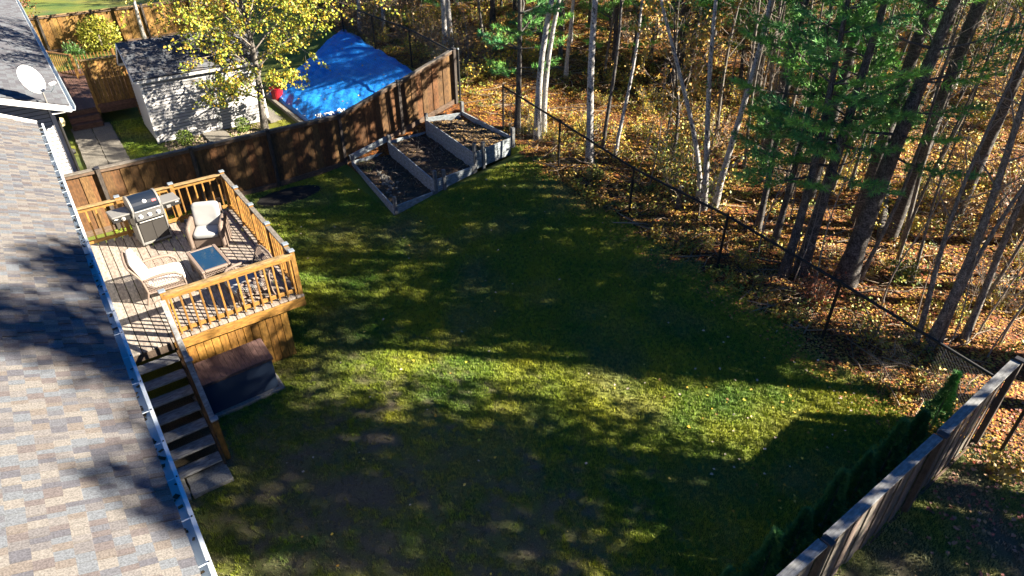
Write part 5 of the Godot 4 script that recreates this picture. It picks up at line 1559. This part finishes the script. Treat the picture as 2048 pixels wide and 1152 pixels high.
func make_broadleaf(called: String, label: String, cat: String, seed_: int, H: float, r0: float, from_: float, spread: float, limbs: int, per_twig: int, ls: float, tones: Array, bark: Material, lean := Vector3.ZERO, droop := 0.0, group := "") -> Node3D:
	var r := RandomNumberGenerator.new(); r.seed = seed_
	var t := thing(called, label, cat, Vector3.ZERO, 0.0, group)
	var tp := []; var tr := []
	var w1 := r.randf_range(0, 6.0)
	for k in 13:
		var u := k / 12.0
		tp.append(Vector3(0.10 * sin(u * 6.0 + w1) - 0.10 * sin(w1), u * H, 0.10 * cos(u * 5.0 + w1) - 0.10 * cos(w1)) * Vector3(minf(H / 5.0, 1.2), 1, minf(H / 5.0, 1.2)) + lean * pow(u, 1.5))
		tr.append(lerpf(r0, r0 * 0.12 + 0.004, pow(u, 0.9)) + (r0 * 0.3 if k == 0 else 0.0))
	tp[0].y = -0.2
	var m := MB.new(); m.tube(tp, tr, 10, 0.45)
	part("trunk", m.mesh(), bark, t)
	var lim := MB.new(); var lf := MB.new()
	for k in limbs:
		var u := lerpf(from_, 0.98, (k + r.randf() * 0.8) / limbs)
		var i := mini(int(u * 12.0), 11)
		var p0 := (tp[i] as Vector3).lerp(tp[i + 1], u * 12.0 - i)
		var a := k * 2.4 + r.randf_range(-0.5, 0.5)
		var shape := sin(PI * clampf((u - from_ * 0.7) / (1.05 - from_ * 0.7), 0.05, 1.0))
		var L := spread * (0.35 + 0.65 * shape) * r.randf_range(0.7, 1.15)
		var el := r.randf_range(0.35, 0.95)
		var out := Vector3(cos(a) * cos(el), sin(el), sin(a) * cos(el))
		var pts := []
		var rr := []
		for s in 6:
			var v := s / 5.0
			pts.append(p0 + out * L * v + Vector3(0, -droop * L * v * v, 0) + rand_dir(r) * 0.05 * L * v)
			rr.append(lerpf(maxf(r0 * 0.30 * (1.1 - u), 0.008), 0.004, v))
		lim.tube(pts, rr, 5, 1.0, false)
		var ntw := maxi(3, int(L * 5.0))
		for w in ntw:
			var v := lerpf(0.25, 1.0, (w + r.randf()) / ntw)
			var j := mini(int(v * 5.0), 4)
			var bp := (pts[j] as Vector3).lerp(pts[j + 1], v * 5.0 - j)
			var dir := (out + rand_dir(r) * 1.0 + Vector3(0, -droop * 0.6, 0)).normalized()
			var tl := L * 0.28 * r.randf_range(0.5, 1.3) + 0.08
			lim.tube([bp, bp + dir * tl * 0.5 + rand_dir(r) * 0.02, bp + dir * tl], [0.005, 0.004, 0.002], 3, 1.0, false)
			if per_twig > 0:
				for q in per_twig:
					var lp := bp + dir * tl * r.randf_range(0.15, 1.1) + rand_dir(r) * ls * 0.9
					leaf(lf, lp, r, ls * r.randf_range(0.65, 1.2), tones[r.randi_range(0, tones.size() - 1)] * r.randf_range(0.8, 1.2), Vector3(0, -0.7, 0))
	part("branches", lim.mesh(), M.twig if bark != M.birch_bark else M.grey_bark, t)
	if per_twig > 0: part("foliage", lf.mesh(), M.leaves, t)
	return t

func make_brush(called: String, label: String, cat: String, seed_: int, h: float, stems: int, leaves: int, ls: float, tones: Array, group := "") -> Node3D:
	var r := RandomNumberGenerator.new(); r.seed = seed_
	var t := thing(called, label, cat, Vector3.ZERO, 0.0, group)
	var m := MB.new(); var lf := MB.new()
	for k in stems:
		var a := r.randf() * TAU
		var p := Vector3(cos(a), 0, sin(a)) * r.randf() * 0.25 * h + Vector3(0, -0.05, 0)
		var d := Vector3(cos(a) * r.randf() * 0.8, 1.0, sin(a) * r.randf() * 0.8).normalized()
		var L := h * r.randf_range(0.5, 1.1)
		var q := p + d * L * 0.55 + rand_dir(r) * 0.08 * h
		var e := q + (d + rand_dir(r) * 0.6).normalized() * L * 0.45
		m.tube([p, q, e], [0.008, 0.006, 0.002], 3, 1.0, false)
		for b in 3:
			var s := p.lerp(q, r.randf_range(0.4, 1.0))
			m.tube([s, s + (d + rand_dir(r)).normalized() * L * 0.35], [0.004, 0.002], 3, 1.0, false)
		for b in leaves:
			var s := p.lerp(e, r.randf_range(0.25, 1.05)) + rand_dir(r) * 0.12 * h
			leaf(lf, s, r, ls * r.randf_range(0.7, 1.2), tones[r.randi_range(0, tones.size() - 1)] * r.randf_range(0.75, 1.25))
	part("stems", m.mesh(), M.twig, t)
	if leaves > 0: part("foliage", lf.mesh(), M.leaves, t)
	return t

const GOLD := [Color(0.50, 0.36, 0.03), Color(0.36, 0.33, 0.03), Color(0.24, 0.27, 0.03), Color(0.55, 0.30, 0.03)]
const GREENY := [Color(0.10, 0.16, 0.02), Color(0.16, 0.20, 0.025), Color(0.26, 0.25, 0.03), Color(0.07, 0.12, 0.02)]
const RUST := [Color(0.28, 0.08, 0.03), Color(0.36, 0.12, 0.03), Color(0.20, 0.07, 0.03)]
const TAN := [Color(0.30, 0.17, 0.06), Color(0.36, 0.24, 0.09), Color(0.22, 0.12, 0.05)]

func place(t: Node3D, x: float, z: float, turn := 0.0, sc := 1.0) -> Node3D:
	t.position = on(x, z); t.rotation.y = turn; t.scale = Vector3.ONE * sc
	return t

var fill := []
const SHORT := ["tall dark pine", "bushy green pine", "small young pine", "thin white birch", "slim bare grey tree", "bare whip sapling", "orange leaved small tree", "yellow green small tree", "dry tan brush", "yellow green shrub"]
const ORD := ["nearest", "second nearest", "third nearest", "fourth nearest", "fifth nearest", "sixth nearest", "seventh nearest", "eighth nearest", "ninth nearest", "tenth nearest", "eleventh nearest", "twelfth nearest", "thirteenth nearest", "fourteenth nearest", "fifteenth nearest", "sixteenth nearest", "seventeenth nearest", "eighteenth nearest", "nineteenth nearest", "twentieth nearest", "twenty-first nearest", "twenty-second nearest", "twenty-third nearest"]
# every filler of the wood is named by its kind and by where it stands from the closest landmark
func label_fill() -> void:
	var marks := [[Vector3(13.2, 0.9, -16.5), "the leaning birch pair"], [Vector3(13.4, 0.7, -14.3), "the single straight birch"], [Vector3(14.5, 0.4, -10.4), "the birch clump"], [Vector3(13.8, 0.2, -7.0), "the twin pines"], [Vector3(14.7, 0.1, -6.1), "the largest pine"], [Vector3(14.1, -0.2, -3.7), "the bare clump"], [Vector3(14.6, 1.8, -24.7), "the birches behind the brown fence"], [Vector3(12.6, 1.8, -31.4), "the blue tarp's far peak"], [Vector3(19.5, 0.5, -6.9), "the lone yellow bush"], [Vector3(20.6, 1.5, -17.2), "the broad dark pine"]]
	var byk := {}
	for e in fill:
		var n: Node3D = e[0]
		var p := n.position
		var bm = marks[0]; var bd := 1e9
		for m in marks:
			var d := Vector2(p.x - m[0].x, p.z - m[0].z).length()
			if d < bd: bd = d; bm = m
		var q: Vector3 = cam_basis.inverse() * (p - cam_pos); var k: Vector3 = cam_basis.inverse() * ((bm[0] as Vector3) - cam_pos)
		var dx := q.x / -q.z - k.x / -k.z
		var side := "right of" if dx > 0.04 else ("left of" if dx < -0.04 else ("behind" if -q.z > -k.z else "in front of"))
		var key := "%s|%s|%s" % [e[1], side, bm[1]]
		if not byk.has(key): byk[key] = []
		byk[key].append([bd, n])
	for key in byk:
		var a: Array = byk[key]
		a.sort_custom(func(u, v): return u[0] < v[0])
		var w: PackedStringArray = (key as String).split("|")
		for i in a.size():
			var rank: String = ORD[mini(i, 22)]
			(a[i][1] as Node3D).set_meta("label", ("%s %s %s" % [w[0], w[1], w[2]]) if a.size() == 1 else ("%s, %s one %s %s" % [w[0], rank, w[1], w[2]]))

func build_forest() -> void:
	var r := RandomNumberGenerator.new(); r.seed = 1234
	# birches close to the fence
	place(make_broadleaf("birch_tree", "left and thicker trunk of the leaning white birch pair beside the garden beds", "birch tree", 301, 11.0, 0.125, 0.6, 1.8, 14, 8, 0.07, GOLD, M.birch_bark, Vector3(1.5, 0, 0.9)), 13.03, -16.49)
	place(make_broadleaf("birch_tree", "right trunk of the leaning white birch pair beside the garden beds", "birch tree", 302, 10.5, 0.10, 0.6, 1.6, 12, 8, 0.07, GOLD, M.birch_bark, Vector3(1.6, 0, 1.2)), 13.38, -16.60)
	place(make_broadleaf("birch_tree", "single straight pale birch between the second and third fence posts", "birch tree", 303, 11.5, 0.13, 0.62, 1.8, 14, 8, 0.07, GOLD, M.birch_bark, Vector3(-0.1, 0, -0.1)), 13.40, -14.26)
	place(make_broadleaf("birch_tree", "white birch leaning left with a curved neighbour, standing behind the third fence post", "birch tree", 304, 10.0, 0.09, 0.30, 1.5, 16, 10, 0.075, GREENY, M.birch_bark, Vector3(-1.0, 0, -0.7)), 14.37, -10.41)
	place(make_broadleaf("birch_tree", "white birch with dark blotches leaning right beside the left-leaning birch", "birch tree", 305, 10.0, 0.10, 0.5, 1.6, 14, 8, 0.075, GREENY, M.birch_bark, Vector3(0.5, 0, 0.2)), 14.67, -10.30)
	place(make_broadleaf("birch_tree", "thin curved white birch arching left above the birch clump", "birch tree", 306, 9.0, 0.08, 0.5, 1.3, 12, 6, 0.07, GOLD, M.birch_bark, Vector3(-2.6, 0, -1.9)), 14.55, -10.75)
	place(make_broadleaf("birch_tree", "pale slender trunk right of the single straight birch", "birch tree", 307, 8.0, 0.065, 0.45, 1.2, 12, 6, 0.07, TAN, M.birch_bark, Vector3(0.5, 0, 0.3)), 14.21, -14.01)
	place(make_broadleaf("birch_tree", "left one of two pale birches behind the end of the brown fence", "birch tree", 308, 9.5, 0.12, 0.55, 1.5, 12, 8, 0.08, GOLD, M.birch_bark, Vector3(-1.0, 0, -0.4)), 14.4, -24.6)
	place(make_broadleaf("birch_tree", "right one of two pale birches behind the end of the brown fence", "birch tree", 309, 9.5, 0.12, 0.55, 1.5, 12, 8, 0.08, GOLD, M.birch_bark, Vector3(0.6, 0, 0.4)), 14.9, -24.9)
	place(make_broadleaf("birch_tree", "lone white birch far behind the peak of the blue tarp", "birch tree", 310, 9.5, 0.11, 0.5, 1.5, 12, 8, 0.08, GOLD, M.birch_bark), 15.5, -33.2)
	# pines close to the fence
	place(make_pine("pine_tree", "slender grey pine with drooping green boughs behind the highest garden bed", 401, 9.5, 2.1, 0.11, 1.9, 0.55), 12.85, -17.4)
	place(make_pine("pine_tree", "right and thicker trunk of the dark twin pines left of the big leaning pine", 402, 9.5, 2.8, 0.17, 1.9, 0.50), 14.01, -6.97)
	place(make_pine("pine_tree", "left trunk of the dark twin pines behind the fourth fence post", 403, 9.0, 2.6, 0.12, 1.5, 0.55), 13.55, -7.15)
	place(make_pine("pine_tree", "largest dark pine trunk, standing just behind the tallest fence post", 404, 10.5, 3.3, 0.25, 2.3, 0.55, Vector3(0.4, 0, 0.2)), 14.68, -6.14)
	place(make_pine("pine_tree", "young bushy pine in the middle of the wood behind the birch clump", 405, 10.0, 1.9, 0.09, 1.4, 0.46), 14.6, -8.75)
	place(make_pine("pine_tree", "dark young pine just left of the twin pines", 406, 10.0, 2.1, 0.09, 1.3, 0.5), 14.35, -8.05)
	# pines a little way in, behind the birches
	place(make_pine("pine_tree", "bushy pine with low boughs left of the leaning birch pair", 407, 7.5, 1.0, 0.09, 2.0, 0.40), 16.4, -20.6)
	place(make_pine("pine_tree", "bright bushy pine between the birch pair and the single birch", 408, 8.5, 1.2, 0.10, 2.3, 0.40), 18.6, -18.8)
	place(make_pine("pine_tree", "broad dark pine right behind the top of the single birch", 409, 9.0, 1.5, 0.11, 2.2, 0.40), 20.6, -17.2)
	# thin grey trees at the right
	place(make_broadleaf("bare_tree", "tallest grey stem of the bare clump near the right edge of the wood", "bare tree", 501, 9.0, 0.11, 0.35, 1.6, 18, 0, 0.0, [], M.grey_bark, Vector3(-0.2, 0, -0.1)), 14.11, -3.74)
	place(make_broadleaf("bare_tree", "thinner left stem of the bare clump near the right edge of the wood", "bare tree", 502, 7.0, 0.07, 0.35, 1.4, 16, 0, 0.0, [], M.grey_bark, Vector3(0.5, 0, -0.5)), 14.0, -3.95)
	place(make_broadleaf("bare_tree", "thinner right stem of the bare clump near the right edge of the wood", "bare tree", 503, 7.5, 0.06, 0.4, 1.4, 16, 0, 0.0, [], M.grey_bark, Vector3(0.8, 0, 0.3)), 14.3, -3.6)
	place(make_broadleaf("bare_tree", "smooth grey stem leaning right beyond the bare clump", "bare tree", 504, 8.5, 0.085, 0.5, 1.5, 14, 0, 0.0, [], M.grey_bark, Vector3(0.3, 0, 0.1)), 14.92, -3.36)
	place(make_broadleaf("bare_tree", "slim grey trunk just right of the largest pine", "bare tree", 505, 7.0, 0.06, 0.5, 1.2, 12, 0, 0.0, [], M.grey_bark, Vector3(0.3, 0, 0.2)), 15.0, -5.95)
	place(make_broadleaf("bare_tree", "straight dark slim trunk right of the single straight birch", "bare tree", 506, 8.5, 0.07, 0.5, 1.2, 12, 0, 0.0, [], M.pine_bark), 14.32, -14.69)
	place(make_broadleaf("small_maple", "small yellow leaved maple behind the gap left of the birch clump", "maple tree", 507, 5.5, 0.07, 0.2, 1.9, 24, 16, 0.10, [Color(0.42, 0.28, 0.04), Color(0.34, 0.26, 0.04), Color(0.45, 0.22, 0.04)], M.pine_bark, Vector3(-0.5, 0, 0)), 14.9, -12.3)
	# plants along the fence
	place(make_brush("bush", "low dark green bush by the foot of the single birch", "bush", 520, 0.55, 26, 22, 0.07, GREENY), 12.9, -13.5)
	place(make_brush("bush", "rust red bush behind the tall fence post near the largest pine", "bush", 521, 1.0, 30, 16, 0.08, RUST), 13.5, -6.15)
	place(make_brush("bush", "yellow leaved bush standing alone in the right part of the wood", "bush", 522, 1.9, 26, 26, 0.09, GOLD), 19.5, -6.9)
	place(make_brush("bush", "low green leafy sapling on the leaves right of the largest pine", "bush", 523, 0.8, 24, 20, 0.09, GREENY), 15.8, -5.3)
	place(make_brush("bush", "yellow green shrub around the foot of the birch clump", "bush", 524, 2.2, 34, 34, 0.085, GOLD + GREENY), 14.3, -10.9)
	place(make_brush("bush", "yellow and green leafy thicket left of the birch clump", "bush", 529, 2.0, 30, 34, 0.085, GOLD + GREENY), 14.9, -12.0)
	place(make_brush("bush", "tall russet brown brush at the right edge of the wood", "bush", 530, 2.4, 40, 22, 0.09, RUST + TAN), 20.5, -4.6)
	place(make_brush("bush", "yellow leaved sprout leaning on the fence near the right corner", "bush", 525, 0.9, 14, 12, 0.08, GOLD), 13.1, -4.6)
	place(make_brush("bush", "limp yellow weed beside the dark post right of the grey fence", "weed", 526, 0.6, 18, 14, 0.10, [Color(0.42, 0.30, 0.04), Color(0.30, 0.22, 0.05)]), 12.0, -1.2)
	place(make_brush("dead_branches", "tangle of bare pale branches at the foot of the largest pine", "dead branches", 527, 1.3, 16, 0, 0.0, []), 15.2, -6.4)
	place(make_brush("dead_branches", "tangle of bare grey branches at the right edge of the wood", "dead branches", 528, 1.8, 30, 0, 0.0, []), 16.8, -3.6)
	var stump := thing("tree_stump", "grey broken stump behind the third fence post", "stump", on(13.9, -11.0))
	var sm := MB.new(); sm.tube([Vector3(0, -0.1, 0), Vector3(0.02, 0.3, 0), Vector3(0.05, 0.62, 0.02)], [0.13, 0.10, 0.08], 9)
	part("wood", sm.mesh(), M.grey_bark, stump)
	# fallen logs
	for e in [[Vector3(15.4, 0, -11.2), Vector3(18.8, 0, -11.9), 0.07, "thin fallen log lying on the leaves behind the birch clump"], [Vector3(17.0, 0, -6.6), Vector3(20.2, 0, -8.2), 0.10, "dark fallen log beyond the largest pine"], [Vector3(13.0, 0, -8.5), Vector3(13.9, 0, -7.3), 0.035, "short broken branch on the ground by the twin pines"]]:
		var a := on(e[0].x, e[0].z, 0.07); var b := on(e[1].x, e[1].z, 0.10)
		var lg := thing("fallen_log", e[3], "log", a)
		var lm := MB.new(); lm.tube([Vector3.ZERO, (b - a) * 0.5 + Vector3(0, 0.04, 0), b - a], [e[2], e[2] * 0.85, e[2] * 0.5], 7)
		part("wood", lm.mesh(), M.pine_bark, lg)
	# kinds that fill the wood farther in
	var kinds := []
	kinds.append([make_pine("pine_tree", "tall dark pine deep in the golden wood", 601, 13.0, 3.2, 0.15, 2.1, 0.5), "tall dark pine deep in the golden wood", "tall pines deep in the wood"])
	kinds.append([make_pine("pine_tree", "bushy green pine deep in the golden wood", 602, 9.0, 1.6, 0.11, 1.9, 0.42), "bushy green pine deep in the golden wood", "bushy pines deep in the wood"])
	kinds.append([make_pine("pine_tree", "small young pine with low boughs deep in the golden wood", 603, 5.0, 0.6, 0.06, 1.3, 0.36), "small young pine with low boughs deep in the golden wood", "young pines deep in the wood"])
	kinds.append([make_broadleaf("birch_tree", "thin white birch deep in the golden wood", "birch tree", 604, 10.0, 0.09, 0.45, 1.5, 14, 8, 0.09, GOLD, M.birch_bark, Vector3(0.4, 0, 0.2)), "thin white birch deep in the golden wood", "thin birches deep in the wood"])
	kinds.append([make_broadleaf("bare_tree", "slim bare grey trunk deep in the golden wood", "bare tree", 605, 9.0, 0.07, 0.3, 1.4, 18, 0, 0.0, [], M.grey_bark, Vector3(-0.4, 0, 0.2)), "slim bare grey trunk deep in the golden wood", "slim bare trees deep in the wood"])
	kinds.append([make_broadleaf("bare_sapling", "bare whip thin sapling rising from the leaf litter", "sapling", 606, 4.5, 0.025, 0.25, 0.9, 12, 0, 0.0, [], M.twig, Vector3(0.3, 0, 0.1)), "bare whip thin sapling rising from the leaf litter", "bare saplings in the wood"])
	kinds.append([make_broadleaf("small_maple", "small tree with fading orange leaves deep in the wood", "maple tree", 607, 6.0, 0.06, 0.25, 1.8, 20, 11, 0.11, [Color(0.42, 0.22, 0.04), Color(0.34, 0.24, 0.05), Color(0.5, 0.30, 0.05)], M.pine_bark), "small tree with fading orange leaves deep in the wood", "orange leaved trees in the wood"])
	kinds.append([make_broadleaf("small_maple", "small tree with yellow green leaves deep in the wood", "maple tree", 608, 6.5, 0.06, 0.2, 1.8, 20, 11, 0.10, GREENY, M.pine_bark), "small tree with yellow green leaves deep in the wood", "yellow green trees in the wood"])
	kinds.append([make_brush("brush", "dry tan brush on the wood floor", "brush", 609, 1.3, 28, 8, 0.09, TAN), "dry tan brush on the wood floor", "dry brush in the wood"])
	kinds.append([make_brush("brush", "yellow green undergrowth shrub on the wood floor", "brush", 610, 1.0, 22, 16, 0.09, GOLD), "yellow green undergrowth shrub on the wood floor", "yellow green shrubs in the wood"])
	var spots := []
	var tries := 0
	while spots.size() < 300 and tries < 9000:
		tries += 1
		var x := 13.2 + 36.0 * pow(r.randf(), 1.25); var z := r.randf_range(-54.0, -3.2)
		# keep the sunlit clearing behind the birches fairly open, and the edge of the lawn clear
		if z > -21.0 and x < 15.8: continue
		var clear := Vector2((x - 17.5) / 3.0, (z + 15.0) / 4.5).length()
		if clear < 1.0 and r.randf() < 0.85: continue
		clear = Vector2((x - 19.0) / 3.5, (z + 5.5) / 3.0).length()
		if clear < 1.0 and r.randf() < 0.8: continue
		var ok := true
		for s in spots:
			if Vector2(s[0] - x, s[1] - z).length() < 0.75: ok = false; break
		var g := on(x, z)
		if ok and (in_view(g, 1.1) or in_view(g + Vector3(0, 3, 0), 1.1)): spots.append([x, z])
	var first := {}
	for s in spots:
		var x: float = s[0]; var z: float = s[1]
		var roll := r.randf()
		var k := 0
		var deep := smoothstep(16.0, 26.0, x) if z > -20.0 else 0.6
		if roll < 0.03 + 0.05 * deep: k = 0
		elif roll < 0.10 + 0.06 * deep: k = 1
		elif roll < 0.20: k = 2
		elif roll < 0.30: k = 3
		elif roll < 0.44: k = 4
		elif roll < 0.58: k = 5
		elif roll < 0.67: k = 6
		elif roll < 0.82: k = 7
		elif roll < 0.92: k = 8
		else: k = 9
		if z < -20.0 and x < 17.0 and r.randf() < 0.5: k = 8 + r.randi_range(0, 1)
		var lane := -0.673 * x + 0.74 * z
		if lane > -24.5 and x < 31.0 and (k <= 1 or k == 3 or k == 6 or k == 7): k = [4, 5, 5, 9, 9, 8][r.randi_range(0, 5)]
		var p := on(x, z)
		var sc := r.randf_range(0.75, 1.2)
		var kd = kinds[k]
		(kd[0] as Node3D).set_meta("group", kd[2])
		if not first.has(k):
			first[k] = true
			kd[0].position = p; kd[0].rotation.y = r.randf() * TAU; kd[0].scale = Vector3.ONE * sc
			fill.append([kd[0], SHORT[k]])
		else:
			fill.append([dup(kd[0], p, r.randf() * TAU, sc, kd[1], kd[2]), SHORT[k]])
	# a few saplings and whips right behind the fence
	for k in 22:
		var z := r.randf_range(-13.0, -2.5)
		var x := r.randf_range(12.9, 16.0)
		fill.append([dup(kinds[5][0], on(x, z), r.randf() * TAU, r.randf_range(0.5, 1.0), kinds[5][1], kinds[5][2]), SHORT[5]])
	# low golden plants among the leaves
	for k in 60:
		var z := r.randf_range(-19.0, -3.0)
		var x := r.randf_range(12.9, 21.0)
		fill.append([dup(kinds[9][0], on(x, z), r.randf() * TAU, r.randf_range(0.35, 0.9), kinds[9][1], kinds[9][2]), SHORT[9]])
	# slim trunks between the fence and the pines
	for k in 26:
		var z := r.randf_range(-14.0, -3.2)
		var x := r.randf_range(15.2, 23.0)
		fill.append([dup(kinds[4][0], on(x, z), r.randf() * TAU, r.randf_range(0.6, 1.0), kinds[4][1], kinds[4][2]), SHORT[4]])
	# brush behind the tarp
	for k in 26:
		var z := r.randf_range(-36.0, -21.0)
		var x := r.randf_range(12.9, 16.5)
		var kk := 8 + (k % 2)
		fill.append([dup(kinds[kk][0], on(x, z), r.randf() * TAU, r.randf_range(0.8, 1.5), kinds[kk][1], kinds[kk][2]), SHORT[kk]])
	label_fill()

func build_yard_trees() -> void:
	var yt := make_broadleaf("yellow_tree", "airy yellow leaved birch in front of the white shed", "birch tree", 701, 8.0, 0.13, 0.13, 4.5, 50, 38, 0.10, [Color(0.46, 0.38, 0.03), Color(0.34, 0.36, 0.03), Color(0.24, 0.30, 0.03), Color(0.17, 0.25, 0.03), Color(0.50, 0.31, 0.03)], M.grey_bark, Vector3(0.0, 0, 0.2), 0.28)
	yt.position = Vector3(6.36, 0.3, -24.45)
	var y2 := make_broadleaf("yellow_tree", "pale barked tree with yellow green leaves behind the shed", "birch tree", 702, 7.5, 0.11, 0.3, 3.2, 30, 16, 0.14, [Color(0.42, 0.36, 0.04), Color(0.28, 0.30, 0.03), Color(0.20, 0.25, 0.03)], M.birch_bark, Vector3(-0.4, 0, 0), 0.25)
	y2.position = Vector3(5.6, 0.3, -41.2)
	var y3 := make_broadleaf("small_maple", "small red leaved bush at the left end of the sunlit back fence", "maple tree", 703, 2.6, 0.04, 0.2, 0.9, 14, 8, 0.11, RUST, M.pine_bark)
	y3.position = Vector3(0.6, 0.3, -43.4)

func build_hedge() -> void:
	var spots := [[11.95, 1.45, "tall cedar at the far end of the hedge, nearest the chain link fence"], [11.0, 1.05, "second cedar from the far end of the hedge"], [10.2, 1.3, "third cedar from the far end of the hedge"], [9.3, 1.1, "fourth cedar from the far end, below the second fence cap"], [8.3, 1.4, "fifth cedar from the far end of the hedge"], [7.4, 1.2, "sixth cedar of the hedge, loosely feathered"], [6.5, 1.45, "seventh cedar of the hedge near the bottom of the picture"], [5.6, 1.2, "nearest cedar of the hedge, cut by the bottom edge"]]
	for k in spots.size():
		var s = spots[k]
		var h: float = s[1]
		var r := RandomNumberGenerator.new(); r.seed = 800 + k
		var z := -2.55 + r.randf_range(-0.08, 0.05)
		var t := thing("cedar", s[2], "cedar shrub", on(s[0], z))
		var m := MB.new()
		for i in 2600:
			var v := pow(r.randf(), 1.3)
			var a := r.randf() * TAU
			var rad := (0.35 * pow(1.0 - v, 1.2) + 0.03) * (0.75 + 0.6 * nz.get_noise_3d(cos(a) * 14.0, v * 50.0, sin(a) * 14.0 + k * 30.0)) * pow(r.randf(), 0.3)
			var p := Vector3(cos(a) * rad, 0.02 + v * h, sin(a) * rad)
			var d := (Vector3(cos(a), 1.1, sin(a)) + rand_dir(r) * 0.5).normalized()
			var sd := d.cross(rand_dir(r)).normalized()
			m.col = Color(0.04, 0.15, 0.045).lerp(Color(0.11, 0.26, 0.065), r.randf())
			var L := r.randf_range(0.05, 0.11)
			m.tri(p - sd * 0.012, p + sd * 0.012, p + d * L)
			m.tri(p + d * L * 0.3, p + d * L * 0.35 + sd * 0.02, p + d * L * 0.8 + sd * 0.045)
			m.tri(p + d * L * 0.3, p + d * L * 0.35 - sd * 0.02, p + d * L * 0.8 - sd * 0.045)
		part("foliage", m.mesh(), M.cedar, t)
		var tm := MB.new(); tm.tube([Vector3(0, -0.05, 0), Vector3(0, h * 0.8, 0)], [0.03, 0.008], 5)
		part("stem", tm.mesh(), M.twig, t)

# tall trees whose crowns stand above and right of the frame: their shadows fall across the lawn and the roof
# x, z, height of the crown's foot, height of its top, crown radius
const SHADE := [[15.83, 3.11, 10.88, 13.12, 1.0], [17.27, -6.46, 11.12, 13.58, 1.15], [15.74, 4.48, 6.38, 12.02, 1.52], [20.04, 1.7, 5.85, 11.15, 1.59], [15.94, 3.26, 5.2, 11.8, 1.7], [16.3, -1.43, 5.64, 11.36, 1.26], [20.02, -6.02, 6.24, 12.86, 1.61], [15.65, 5.54, 10.52, 16.98, 1.36], [22.21, 0.57, 5.45, 11.55, 1.58], [15.79, 6.38, 7.02, 12.78, 1.43], [19.96, 2.25, 5.19, 11.81, 1.46], [17.39, -10.72, 6.85, 12.95, 1.47], [15.66, 3.87, 13.46, 16.84, 0.75], [15.56, 7.84, 13.03, 15.87, 1.38], [15.6, -0.37, 8.66, 11.14, 1.45], [19.62, -4.46, 5.21, 11.79, 1.25], [15.65, 8.6, 12.68, 16.22, 0.93], [18.19, 10.78, 5.17, 11.83, 1.63], [17.32, -9.0, 7.71, 13.49, 0.95], [21.77, 7.51, 7.59, 9.41, 0.63], [15.79, 6.49, 14.4, 18.7, 0.79], [21.99, 10.12, 5.7, 11.3, 1.59], [20.68, 3.13, 7.49, 9.51, 1.52], [15.6, 3.99, 10.49, 15.61, 0.93], [19.5, -0.95, 5.18, 11.82, 1.16], [15.94, 2.94, 10.2, 12.4, 1.53], [15.89, 3.71, 14.31, 16.69, 0.96], [15.79, 11.11, 6.76, 12.34, 1.64], [21.0, 3.01, 6.9, 10.1, 1.58], [17.05, -7.36, 10.05, 15.35, 1.09], [15.89, 9.11, 10.32, 16.48, 0.81]]
func build_shade_trees() -> void:
	var i := 0
	for s in SHADE:
		var r := RandomNumberGenerator.new(); r.seed = 900 + i
		i += 1
		var g := on(s[0], s[1])
		var t := thing("tall_tree", "tall leafy tree whose crown rises out of the picture and shades the lawn", "tree", g, 0.0, "tall trees shading the lawn")
		var top: float = s[3] - g.y; var foot: float = s[2] - g.y; var rad: float = s[4]
		var mid := (top + foot) * 0.5; var half := (top - foot) * 0.5
		var tm := MB.new()
		tm.tube([Vector3(0, -0.2, 0), Vector3(0.05, mid * 0.5, 0.04), Vector3(-0.04, mid, 0.0), Vector3(0, top - 0.3, 0)], [0.17, 0.13, 0.09, 0.02], 9)
		part("trunk", tm.mesh(), M.pine_bark, t)
		var lm := MB.new(); var lf := MB.new()
		for k in 26:
			var d := rand_dir(r); var h := clampf(d.y * half * 0.8 + mid - 0.3, foot - 0.3, top - 0.4)
			var e := Vector3(d.x * rad * 0.9, d.y * half * 0.9 + mid, d.z * rad * 0.9)
			lm.tube([Vector3(0, h, 0), e * 0.5 + Vector3(0, h * 0.5, 0), e], [0.035, 0.02, 0.006], 4, 1.0, false)
		var n := int(620.0 * half * rad)
		for k in n:
			var d := rand_dir(r)
			var q := pow(r.randf(), 0.42)
			q *= 1.0 + 0.38 * nz.get_noise_3d(d.x * 13.0, d.y * 13.0, d.z * 13.0 + i * 40.0)
			var p := Vector3(d.x * rad * q, d.y * half * q + mid, d.z * rad * q)
			if nz2.get_noise_3d(p.x * 16.0, p.y * 5.0, p.z * 16.0 + i * 20.0) < -0.36: continue
			leaf(lf, p, r, r.randf_range(0.15, 0.25), Color(0.09, 0.12, 0.02).lerp(Color(0.24, 0.20, 0.03), r.randf()))
		part("branches", lm.mesh(), M.pine_bark, t)
		part("foliage", lf.mesh(), M.leaves, t)
